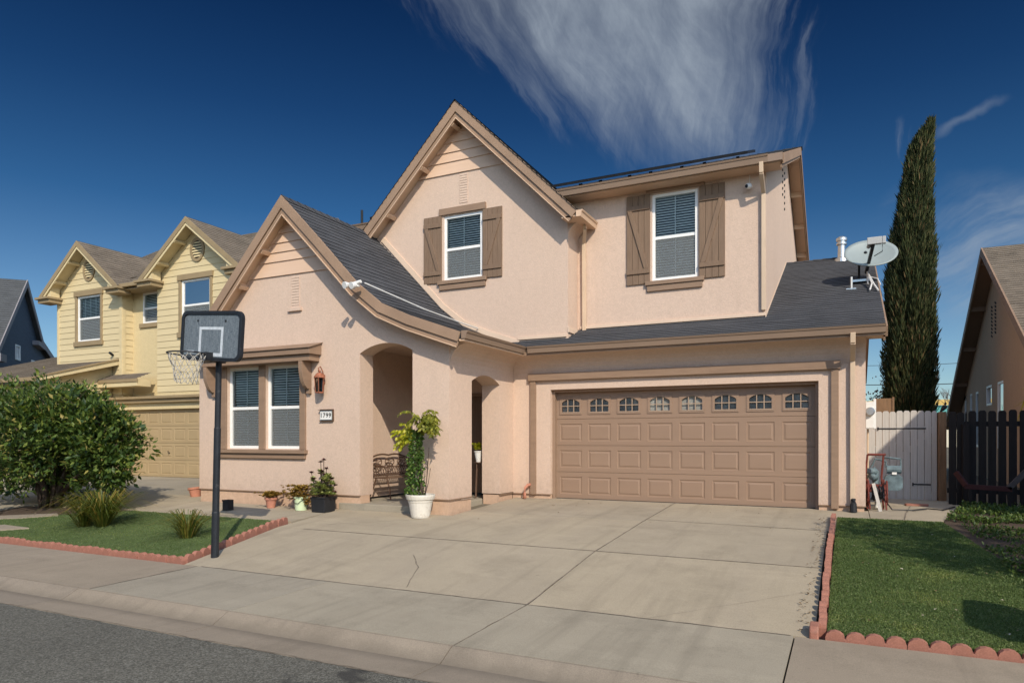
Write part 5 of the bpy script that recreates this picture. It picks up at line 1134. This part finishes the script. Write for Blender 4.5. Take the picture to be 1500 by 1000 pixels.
m = MB(); m.obox((.12,2.1,5.62),.3,1.0,.2,(1,0,0),(0,1,-.12),(0,.12,1)); m.build('eave_return', M['blue_trim'], BH); MB().obox((.2,-4.1,4.35),.6,.7,.3).build('eave_return', M['blue_trim'], BH)
for (a,b,c,d) in ((-.9,-.25,4.62,5.28),(1.4,2.2,4.1,4.85)):
    m = MB(); w=.06
    m.box(-.06,.03,a,b,c,c+w); m.box(-.06,.03,a,b,d-w,d); m.box(-.06,.03,a,a+w,c+w,d-w); m.box(-.06,.03,b-w,b,c+w,d-w); m.box(-.04,.02,(a+b)/2-.02,(a+b)/2+.02,c+w,d-w); wo = m.build('window', M['vinyl'], BH)
    m = MB(); m.face([(-.03,a+w,c+w),(-.03,b-w,c+w),(-.03,b-w,d-w),(-.03,a+w,d-w)]); m.build('glass_pane', M['glass'], wo); m = MB(); m.box(-.5,-.15,a-.02,b+.02,c-.02,d+.02); m.build('room_interior', M['dark'], wo)
# ================================================================ TAN HOUSE ON THE RIGHT
TH = thing('tan_house','low tan stucco house with a shingled gable beyond the dark fence','house',(3.9,23,0))
TW = ((23.5,24.4,.9,2.85,1.85),(25.2,26.15,2.22,2.85,None),(27.55,28.1,.9,2.78,None),(28.75,29.3,.9,2.78,None),(30.0,30.5,.9,2.78,None))
yr,zr = 24.2,6.80; sl = .62; zT = lambda y: zr-sl*abs(y-yr)
m = MB(); m.plate([(16.8,-.1),(16.8,zT(16.8)-.15),(yr,zr-.15),(31.2,zT(31.2)-.15),(31.2,-.1)],[[(a_,c_),(b_,c_),(b_,d_),(a_,d_)] for a_,b_,c_,d_,r_ in TW],FX(4.05),.25)
m.box(4.3,14,16.8,17.05,-.1,1.9); m.build('wall', M['stucco_t'], TH)
for a,b,c,d,r in TW: window(TH,a,b,c,d,4.06,r,(1,1),(1,1) if c<1.5 else (2,1),False,.07,'x')
m = MB()
for s2 in (-1,1):
    ye = yr+s2*8.1; shingles(m,[(3.66,ye,zT(ye)),(3.66,yr,zr)],[(14,ye,zT(ye)),(14,yr,zr)],.5,.15,.015,50+s2)
m.plate([(16.35,zT(16.35)-.005),(yr,zr-.005),(32.5,zT(32.5)-.005),(32.5,zT(32.5)-.1),(yr,zr-.1),(16.35,zT(16.35)-.1)],[],FX(3.68),10.3); m.build('roof', M['shingle_t'], TH)
tp_ = [(16.3,zT(16.3)),(yr,zr),(32.5,zT(32.5))]
m = MB(); m.plate(band(tp_,.015,-.2),[],FX(3.62),.04); m.build('barge_board', M['trim'], TH); m = MB(); m.plate(band(tp_,-.105,-.13),[],FX(3.67),.37); m.build('soffit', M['shutter'], TH)
for k in range(9):
    y = 17.5+k*1.75; m = MB(); m.obox((3.86,y,zT(y)-.2),.36,.09,.14); m.build('lookout_block', M['shutter'], TH)
m = MB()
for k in range(9):
    for j in (0,1): m.obox((4.045,24.6+j*.55,4.35+k*.11-j*.04),.015,.2,.05,(1,0,0),(0,.93,.3),(0,-.3,.93))
m.build('gable_vent', M['dark'], TH)
m = MB(); m.lathe([(.12,0),(.06,.1),(.06,.3)],(6.2,19.5,zT(19.5)),10); m.build('roof_vent', M['steel'], TH)
# neighbour's two-storey block off to the right: its shade falls on the gate and fence
t = thing('neighbour_garage_block','tan two-storey garage wing of the right neighbour','house',(9,12,0))
m = MB(); m.box(5.1,13,9.4,13.0,-.2,5.3); m.build('wall', M['stucco_t'], t); m = MB(); m.plate([(4.62,5.32),(9,7.1),(13.4,5.32),(13.4,5.2),(4.62,5.2)],[],FY(9.0),4.0); m.build('roof', M['shingle_t'], t)
# unseen round-topped box, added to cast the rounded shadow on the right lawn
t = thing('shadow_caster','unseen black round-topped box on a post, added to cast a shadow','shadow_caster',(2.05,5.95,g(5.9))); mx,my,mz=2.0,6.05,g(6)
m = MB(); m.box(mx-.05,mx+.05,my-.05,my+.05,mz,mz+.75); m.build('post', M['post'], t)
m = MB(); m.plate([(-.2,0),(.2,0),(.2,.25)]+[(.2*math.cos(a),.25+.2*math.sin(a)) for a in [math.pi*k/10 for k in range(1,10)]]+[(-.2,.25)],[],lambda u,v,d:(mx+u,my-.3+d,mz+.75+v),.6); m.build('box', M['black'], t)
# ================================================================ TREES
def tree_mesh(t, root, limbs, mat, name='trunk'):
    m = MB()
    for l in limbs: m.tube(l[0], l[1], 8)
    return m.build(name, mat, t, smooth=True)
# broad evergreen bush-tree on the left lawn
t = thing('evergreen_bush','large glossy evergreen bush on several trunks at the back of the left lawn','bush',(-14.4,8.3,-.2)); rn = random.Random(12); bx0,by0,bz0 = -14.45,8.35,g(8.3)
limbs = []
for k in range(9):
    a = k*.72; r = rn.uniform(.9,1.5); limbs.append(([(bx0+.16*math.cos(a),by0+.14*math.sin(a),bz0-.05),(bx0+.26*math.cos(a),by0+.2*math.sin(a),bz0+.4),(bx0+.6*r*math.cos(a),by0+.5*r*math.sin(a),bz0+1.0+.3*rn.random()),(bx0+r*math.cos(a),by0+.8*r*math.sin(a),bz0+1.6+.4*rn.random())],[.07,.055,.035,.012]))
limbs.append(([(bx0+.3,by0,bz0+.3),(bx0+1.1,by0-.05,bz0+.75),(bx0+2.0,by0,bz0+1.2)],[.05,.035,.015]))
tree_mesh(t,None,limbs,M['bark'])
def crown(blobs, per, rad, seed, nper):
    C_, O_ = [], []
    for (cx,cy,cz,rx,ry,rz,n) in blobs:
        d = rdir(n); r = np.where(RNG.random(n)<.72, RNG.uniform(.8,1.06,n), RNG.uniform(.35,.8,n))[:,None]; 
        wob = 1+.23*np.sin(d[:,0]*5+cx)*np.cos(d[:,2]*6)+.15*np.sin(d[:,1]*9+d[:,2]*7)
        p = np.array([cx,cy,cz])+d*r*wob[:,None]*np.array([rx,ry,rz]); C_.append(p); O_.append(d)
    return np.concatenate(C_), np.concatenate(O_)
C_,O_ = crown([(-15.0,8.5,1.16,1.75,1.35,1.18,560),(-13.95,8.3,1.25,.95,.95,.98,240),(-12.66,8.35,1.02,.52,.55,.76,170),(-13.3,8.4,1.45,.55,.6,.5,90),(-16.0,8.7,1.1,1.3,1.3,1.2,190)],0,0,0,0)
k = C_[:,2] > bz0+.22+.25*np.abs(np.sin(C_[:,0]*3)); C_,O_ = C_[k],O_[k]
pos, ax = clumps(C_,20,.19,O_,.25); n = len(pos)
leafmesh('crown', M['leafc'], t, pos, ax, rdir(n)*.6+np.array([1,0,0]), RNG.uniform(.09,.165,n), RNG.uniform(.045,.08,n), .15)
n_ = 16; m = MB()
for k in range(46):
    a, e = rn.uniform(0,6.28), rn.uniform(-.3,1.2); c = Vector((bx0+rn.uniform(-1.4,1.8),by0,bz0+1.3+rn.uniform(-.3,.7))); m.tube([c, c+Vector((math.cos(a)*.5,math.sin(a)*.5,.35))],[.012,.004],5)
m.build('twig', M['bark'], t)
# cypress
t = thing('cypress','tall narrow dark green cypress leaning slightly to the right','cypress tree',(1.75,24,0))
P_c = [(183,1364,1),(192,1361,5),(205,1355,11),(220,1350,16),(250,1345,20),(300,1341,24),(350,1337,31),(400,1334,35),(450,1333,38),(500,1333,39),(590,1333,37),(640,1333,32)]
prof = []
for py_,px_,hw in P_c[::-1]:
    u_=(px_-750)/1000; t_=24/(.89905+u_*.43785); prof.append((1.19+(642-py_)/1000*t_, (-.43785+u_*.89905)*t_, hw/1000*t_*.78))
zc_, xc_, rc2 = [np.array([p[k] for p in prof]) for k in range(3)]
n = 70000; z = RNG.uniform(.2,10.7,n); rr_ = np.interp(z,zc_,rc2); keep = RNG.random(n) < (rr_/.82*.85+.15); z = z[keep]; rr_ = rr_[keep]; n = len(z); a = RNG.uniform(0,6.28,n)
ridgy = 1+.10*np.sin(a*7+z*1.3+2*np.sin(z*.9))+.07*np.sin(a*13-z*2.1)+.05*np.sin(z*5+a*3); r = rr_*ridgy*(RNG.uniform(.72,1.04,n)**.8)*np.where(RNG.random(n)<.03,1.13,1)
pos = np.stack([np.interp(z,zc_,xc_)+r*np.cos(a), 24+r*np.sin(a), z],1); ax = np.stack([np.cos(a)*.35,np.sin(a)*.35,np.ones(n)*1.1],1)+rdir(n)*.27
leafmesh('crown', M['cyp'], t, pos, ax, rdir(n), RNG.uniform(.13,.32,n), RNG.uniform(.022,.042,n), .2)
tree_mesh(t,None,[([(1.78,24,-.1),(1.78,24,4),(1.9,24,8),(2.3,24,10.2)],[.22,.17,.09,.02])],M['bark'])
# inner mass so that the column is not see-through: dense short sprays nearer the trunk
n = 16000; z = RNG.uniform(.2,10.3,n); rr_ = np.interp(z,zc_,rc2)*RNG.uniform(.2,.72,n); a = RNG.uniform(0,6.28,n); pos = np.stack([np.interp(z,zc_,xc_)+rr_*np.cos(a),24+rr_*np.sin(a),z],1)
leafmesh('inner_foliage', M['cyp'], t, pos, rdir(n)*.5+np.array([0,0,1.]), rdir(n), .3, .14, .2)
# bare trees
def bare(name, lab, x, y, h, mat, seed, spread=.3, r0=.12, depth=4, leaf=None):
    rr = random.Random(seed); t = thing(name, lab, 'tree', (x,y,0)); m = MB(); tips = []
    def br(p, d, L, r, k):
        q = p+d*L; m.tube([p,(p+q)/2+Vector((rr.uniform(-.03,.03)*L,0,0)),q],[r,r*.8,r*.6],5,False); tips.append(q)
        if k:
            for _ in range(3 if k > 1 else 4):
                nd = (d+Vector((rr.uniform(-1,1),rr.uniform(-1,1),rr.uniform(-.1,.6)))*spread*1.6).normalized(); br(p.lerp(q,rr.uniform(.6,1)),nd,L*rr.uniform(.55,.78),r*.55,k-1)
    br(Vector((x,y,0)),Vector((0,0,1)),h*.32,r0,depth); m.build('trunk', mat, t)
    if leaf:
        P=np.array([tuple(p) for p in tips if p.z>h*.25]); pos=np.repeat(P,leaf[1],0)+RNG.normal(size=(len(P)*leaf[1],3))*.12; n=len(pos); leafmesh('crown', leaf[0], t, pos, rdir(n), rdir(n), .09, .06)
    return t
bare('bare_tree','leafless grey tree just right of the navy roof',-37.5,26,7.2,M['twig'],1,.42,.12,5); bare('bare_tree','leafless grey tree against the left edge of the yellow house',-34.5,26.5,6.8,M['twig'],2,.42,.12,5)
bare('red_leaf_tree','small red-leaved tree behind the gate beside the garage eave',1.08,26.5,4.3,M['twig'],3,.26,.04,4,(M['redleaf'],2))
bare('bare_tree','sparse leafless tree poking out beyond the tan roof corner',5.2,40,6.2,M['twig'],5,.5,.08,5)
# shade tree beyond the right edge of the frame
t = thing('shade_tree','leafy tree in the front bed of the right neighbour','tree',(4.6,6.3,-.4)); tree_mesh(t,None,[([(4.6,5.9,-.5),(4.5,6.0,1.5),(4.3,6.1,3.2)],[.12,.09,.03])],M['bark'])
C_,O_ = crown([(4.15,6.6,3.1,1.0,1.25,.75,120),(3.45,7.3,3.2,.5,.5,.4,40),(4.6,5.6,3.0,.9,.7,.6,80),(4.9,6.9,3.2,.9,.9,.8,60)],0,0,0,0); pos,ax = clumps(C_,22,.2,O_,.1); n=len(pos); leafmesh('crown', M['leafc'], t, pos, ax, rdir(n), .10, .05, .15)
# ================================================================ TUFTS AND WEEDS
def tuft(name, lab, x, y, n, h, spread, mat, wd=.010):
    z = g(y)+.01; t = thing(name, lab, 'plant', (x,y,z)); m = MB(); a = RNG.uniform(0,6.28,n); rr = random.Random(int(x*100))
    V=[]
    for k in range(n):
        L_ = h*rr.uniform(.55,1.1); ca,sa = math.cos(a[k]),math.sin(a[k]); o_ = rr.uniform(0,.10); s_ = spread*rr.uniform(.1,1.05); b = Vector((x+o_*ca,y+o_*sa,z)); sd = Vector((-sa,ca,0))*wd
        ps = [b, b+Vector((ca*s_*.25,sa*s_*.25,L_*.6)), b+Vector((ca*s_*.62,sa*s_*.62,L_*.92)), b+Vector((ca*s_,sa*s_,L_*rr.uniform(.55,.95)))]; ws=[.6,1,.75,.05]
        i=len(m.v)
        for p,w in zip(ps,ws): m.v += [tuple(p-sd*w),tuple(p+sd*w)]
        for q in range(3): m.f.append((i+2*q,i+2*q+1,i+2*q+3,i+2*q+2)); m.m.append(0)
    me = bpy.data.meshes.new('leaves'); me.from_pydata([(p[0]-x,p[1]-y,p[2]-z) for p in m.v],[],m.f); me.materials.append(mat); o=bpy.data.objects.new('leaves',me); COL.objects.link(o); o.parent=t; return t
x,y = Pz(150,772,g(7.3)); tuft('strappy_plant','large arching strap-leaf clump on the left lawn by the bush',x,y,330,.62,1.05,M['grassy'],.008)
x2,y2 = x-.35,y-.1; tuft('strappy_plant','yellowing strap-leaf clump at the left edge of the bigger clump',x2,y2,150,.5,.8,M['grassy'],.008)
x,y = Pz(275,788,g(7.2)); tuft('strappy_plant','smaller golden strap-leaf clump near the hoop pole',x,y,170,.44,.72,M['grassy'],.007)
def mat_of(name, lab, P, n, h, mat, ln, wd, gf=.0):
    X = RNG.uniform(min(p[0] for p in P),max(p[0] for p in P),n*3); Y = RNG.uniform(min(p[1] for p in P),max(p[1] for p in P),n*3); k = inpoly(P,X,Y); X,Y = X[k][:n],Y[k][:n]
    dn = np.sin(X*4.1+Y*2.3)+np.sin(Y*5.7-X*1.9)+RNG.normal(size=len(X))*.5; X,Y = X[dn>-.7],Y[dn>-.7]; dn = dn[dn>-.7]; q=len(X)
    pos = np.stack([X,Y,gv(Y)+gf+RNG.random(q)*h*np.clip(.5+dn*.3,.1,1.2)],1); return tag(leafmesh(name, mat, None, pos, rdir(q)*.9+np.array([0,0,.7]), rdir(q), RNG.uniform(.5,1.2,q)*ln, wd, .2), lab, 'ground cover', kind='stuff')
mat_of('ground_cover','low green ground cover in front of the dark fence',[(1.35,11.9),(1.65,11.6),(3.6,12.6),(3.9,14.3),(1.9,14.3)],7000,.10,M['weed'],.055,.03)
mat_of('ground_cover','weeds along the right bed beside the right lawn',[(1.5,8.0),(2.6,7.0),(3.4,9.0),(3.0,11.5),(1.5,11.5)],6000,.07,M['weed'],.05,.025)
mat_of('weeds','grassy weeds growing over the right end of the red edging',[(1.05,6.15),(3.2,6.05),(3.2,6.9),(1.9,6.9),(1.6,6.3)],3000,.07,M['weed'],.075,.010)
for k,(x,y,l) in enumerate(((1.78,8.55,'bright leafy weed at the right lawn edge by the curved soil line'),(2.1,8.2,'taller bright weed standing behind the leafy weed at the right edge'),(1.95,7.6,'low weed tuft nearest the rounded shadow on the right lawn'))): tuft('weed_tuft',l,x,y,90,.28,.16,M['weed'],.012)
tuft('weed_tuft','small yellow palm-like shrub beyond the fence by the tan house',4.3,19.0,160,2.5,.9,M['limeleaf'],.05)
# ================================================================ FAR BACKGROUND
t = thing('store_building','distant cream commercial building with a teal roof edge','building',(12,110,0))
m = MB(); m.box(-10,60,110,130,0,4.4); m.build('wall', M['cream'], t); m = MB(); m.box(-10.3,60,109.6,130,4.45,5.7); m.build('roof', M['teal'], t); m = MB(); m.box(-10,24,109.3,109.55,5.75,6.5); m.build('parapet', M['ochre'], t); m = MB(); m.box(17.5,19.0,108.7,109.2,6.55,11); m.build('tower_panel', M['ochre'], t)
m = MB(); m.box(.66,1.04,19.0,19.03,1.0,2.17); t = thing('wood_screen','brown wooden lattice screen behind the gate','screen',(1.0,19,0)); m.build('panel', M['post'], t); m = MB(); m.box(1.045,1.09,18.98,19.06,0,2.2); m.build('post', M['post'], t)
for z,y,l in ((5.1,60,'lower black power line across the gap beside the tan house'),(6.6,60,'thin upper power line across the gap beside the tan house')):
    m = MB(); m.tube([(-20,y,z+.8),(6,y,z+.15),(40,y,z+.6)],.03 if z<6 else .018,5); tag(m.build('power_line', M['wire']), l, 'power line')
m = MB()
for k in range(0): pass
# houses and trees across the street, behind the camera (seen in the window panes, and they close off the low sky)
for k,(hx,hw,hh,mt) in enumerate(((-34,11,5.4,'stucco_t'),(-20,11,5.6,'cream'),(-6,11,5.2,'stucco_t'),(8,11,5.6,'stucco_y'),(22,11,5.2,'stucco_t'))):
    t = thing('opposite_house','house across the street behind the viewer','house',(hx,-22,-.4),'houses across the street'); m = MB(); m.box(hx-hw/2,hx+hw/2,-30,-20,-.5,hh); m.build('wall', M[mt], t)
    m = MB(); m.plate([(-31,hh-.1),(-25,hh+2.8),(-19.3,hh-.1)],[],FX(hx-hw/2-.5),hw+1); m.build('roof', M['shingle_t'], t)
    m = MB(); m.box(hx-3,hx+2,-19.98,-19.9,-.4,1.9); m.build('garage_door', M['muntin'], t)
for k,(tx,ty,th) in enumerate(((-27,-17,8.5),(-13,-16,9.5),(1.5,-17,8),(15,-16,9))):
    t = thing('street_tree','street tree across the road behind the viewer','tree',(tx,ty,-.4),'trees across the street'); tree_mesh(t,None,[([(tx,ty,-.5),(tx,ty,th*.5)],[.2,.12])],M['bark'])
    C_,O_ = crown([(tx,ty,th*.62,2.6,2.6,th*.33,170)],0,0,0,0); pos,ax = clumps(C_,12,.5,O_,.1); leafmesh('crown', M['leafc'], t, pos, ax, rdir(len(pos)), .38, .24, .15)
# ================================================================ LIGHT, SKY, CAMERA
sd = Vector((.87,-1.0,.95)).normalized()
el = math.asin(sd.z); az = math.atan2(sd.x, sd.y)
sun = bpy.data.lights.new('sun','SUN'); sun.energy = SUN_E; sun.angle = math.radians(.53); sun.color = (1.0,.90,.75)
so = bpy.data.objects.new('sun', sun); COL.objects.link(so); so.rotation_euler = (-sd).to_track_quat('-Z','Y').to_euler()
w = bpy.data.worlds.new('World'); SC.world = w; w.use_nodes = True; nt = w.node_tree; N = nt.nodes; L = nt.links
sky = N.new('ShaderNodeTexSky'); sky.sky_type = 'NISHITA'; sky.sun_disc = False; sky.sun_elevation = el; sky.sun_rotation = az; sky.altitude = 100; sky.air_density = 1.0; sky.dust_density = .35; sky.ozone_density = 3.0
bg = N['Background']; bg.inputs[1].default_value = SKY_S
tc = N.new('ShaderNodeTexCoord'); Dv = tc.outputs['Generated']
def dot(v): 
    n = N.new('ShaderNodeVectorMath'); n.operation='DOT_PRODUCT'; L.new(Dv,n.inputs[0]); n.inputs[1].default_value = v; return n.outputs['Value']
def mth(op, a, b=None, c=None):
    n = N.new('ShaderNodeMath'); n.operation = op
    for k,v in enumerate((a,b,c)):
        if v is None: continue
        if isinstance(v,(int,float)): n.inputs[k].default_value = v
        else: L.new(v, n.inputs[k])
    return n.outputs[0]
s_,c_ = .43785,.89905
f = mth('MAXIMUM', dot((-s_,c_,0)), .02); U = mth('DIVIDE', dot((c_,s_,0)), f); V_ = mth('DIVIDE', dot((0,0,1)), f)
front = mth('GREATER_THAN', dot((-s_,c_,0)), .05)
def smooth(x, a, b):
    n = N.new('ShaderNodeMapRange'); n.interpolation_type='SMOOTHSTEP'; L.new(x,n.inputs[0]); n.inputs[1].default_value=a; n.inputs[2].default_value=b; return n.outputs[0]
def comb(x,y,z=0.):
    n = N.new('ShaderNodeCombineXYZ')
    for k,v in enumerate((x,y,z)):
        if isinstance(v,(int,float)): n.inputs[k].default_value=v
        else: L.new(v,n.inputs[k])
    return n.outputs[0]
# warp
wn = N.new('ShaderNodeTexNoise'); wn.inputs['Scale'].default_value = 5; wn.inputs['Detail'].default_value = 5; L.new(comb(U,V_),wn.inputs['Vector'])
sep = N.new('ShaderNodeSeparateColor'); L.new(wn.outputs['Color'], sep.inputs[0]); wx = mth('MULTIPLY', mth('SUBTRACT',sep.outputs[0],.5), .16); wy = mth('MULTIPLY', mth('SUBTRACT',sep.outputs[1],.5), .16)
Uw = mth('ADD',U,mth('MULTIPLY',wx,.5)); Vw = mth('ADD',V_,mth('MULTIPLY',wy,.5))
def streak(ang, sx, sy, sc, det, rough, off=0.):
    ca, sa = math.cos(ang), math.sin(ang); p = mth('ADD', mth('MULTIPLY',Uw,ca), mth('MULTIPLY',Vw,sa)); q = mth('SUBTRACT', mth('MULTIPLY',Vw,ca), mth('MULTIPLY',Uw,sa))
    n = N.new('ShaderNodeTexNoise'); n.inputs['Scale'].default_value = sc; n.inputs['Detail'].default_value = det; n.inputs['Roughness'].default_value = rough; L.new(comb(mth('MULTIPLY',p,sx),mth('MULTIPLY',q,sy),off), n.inputs['Vector']); return n.outputs['Fac']
s1 = streak(math.radians(-58),.42,3.0,4.6,12,.66); s2 = streak(math.radians(-97),.38,3.2,5,11,.64,3.1); s3 = streak(math.radians(-35),1,1.5,6,12,.64,7.7)
# main cloud: wedge between a slanting left edge and an upright right edge, fading downwards
Up = mth('ADD',U,mth('MULTIPLY',wx,.7)); Vp = mth('ADD',V_,mth('MULTIPLY',wy,.7))
left = smooth(mth('ADD',mth('SUBTRACT',mth('ADD',Up,.15), mth('MULTIPLY',mth('SUBTRACT',.66,Vp),1.0)),mth('MULTIPLY',mth('SUBTRACT',s1,.5),.30)), -.04, .24)
right = smooth(mth('ADD',mth('SUBTRACT',.395,Up),mth('MULTIPLY',mth('SUBTRACT',s2,.5),.20)), -.04, .09); low = smooth(mth('ADD',Vp,mth('MULTIPLY',mth('SUBTRACT',s2,.5),.25)), .33, .56)
reg = mth('MULTIPLY', mth('MULTIPLY',left,right), low)
tex = mth('ADD', mth('MULTIPLY',s1,.46), mth('ADD', mth('MULTIPLY',s2,.32), mth('MULTIPLY',s3,.42)))
den = mth('MULTIPLY', mth('POWER',reg,.8), mth('ADD', .42, mth('MULTIPLY', smooth(tex, .42, .86), .70)))
den = mth('MULTIPLY', den, smooth(reg, .0, .15))
# faint veil low on the right and small wisps
def blob(u0,v0,ru,rv):
    a = mth('DIVIDE',mth('SUBTRACT',Up,u0),ru); b = mth('DIVIDE',mth('SUBTRACT',Vp,v0),rv); return smooth(mth('ADD',mth('MULTIPLY',a,a),mth('MULTIPLY',b,b)), 1.0, .0)
s4 = streak(math.radians(25),.5,2.4,4,8,.6,12.); veil = mth('MULTIPLY', blob(.74,.26,.20,.14), smooth(s4,.36,.66)); veil2 = mth('MULTIPLY', blob(.56,.30,.05,.07), smooth(s4,.4,.7))
wisp = mth('MULTIPLY', blob(.573,.415,.018,.04), smooth(s2,.35,.6)); wisp2 = mth('MULTIPLY', mth('MULTIPLY', smooth(mth('ABSOLUTE', mth('SUBTRACT', mth('SUBTRACT',Vp,.455), mth('MULTIPLY',mth('SUBTRACT',Up,.665),.62))), .012, .0), blob(.665,.455,.07,.06)), smooth(s4,.3,.6))
tot = mth('ADD', den, mth('ADD', mth('MULTIPLY',veil,.8), mth('ADD', mth('MULTIPLY',veil2,.35), mth('ADD', mth('MULTIPLY',wisp,.55), mth('MULTIPLY',wisp2,.25)))))
tot = mth('MINIMUM', mth('MULTIPLY', tot, front), 1.); tot = mth('MULTIPLY', tot, .85)
def wmix(fac,a,b,mode='MIX'):
    m_ = N.new('ShaderNodeMix'); m_.data_type='RGBA'; m_.blend_type=mode
    for s,v in ((0,fac),(6,a),(7,b)):
        if isinstance(v,(int,float)): m_.inputs[s].default_value=v
        elif isinstance(v,tuple): m_.inputs[s].default_value=(*v,1)
        else: L.new(v,m_.inputs[s])
    return m_.outputs[2]
cr = N.new('ShaderNodeValToRGB'); e = cr.color_ramp.elements
for k,(p_,c3) in enumerate(SKY_R):
    if k > 1: e.new(p_)
for k,(p_,c3) in enumerate(SKY_R): e[k].position = p_; e[k].color = (*c3,1)
L.new(dot((0,0,1)), cr.inputs[0]); side = smooth(dot(tuple(sd)), .0, .75)
tint = wmix(1., sky.outputs[0], wmix(side, cr.outputs[0], SKY_T), 'MULTIPLY')
L.new(wmix(tot, tint, CLOUD), bg.inputs[0])
cam = bpy.data.cameras.new('camera'); cam.sensor_width = 36; cam.lens = 24.0; cam.shift_y = (642-500)/1500; cam.clip_end = 3000; cam.clip_start = .05
co = bpy.data.objects.new('camera', cam); COL.objects.link(co); co.location = (0,0,1.19)
co.rotation_euler = (math.pi/2, 0, math.atan2(.43785,.89905)); SC.camera = co
SC.view_settings.view_transform = 'Standard'; SC.view_settings.look = 'None'; SC.view_settings.exposure = EXPO; SC.view_settings.gamma = 1
SC.render.engine = 'CYCLES'; SC.cycles.max_bounces = 8; SC.cycles.transparent_max_bounces = 12
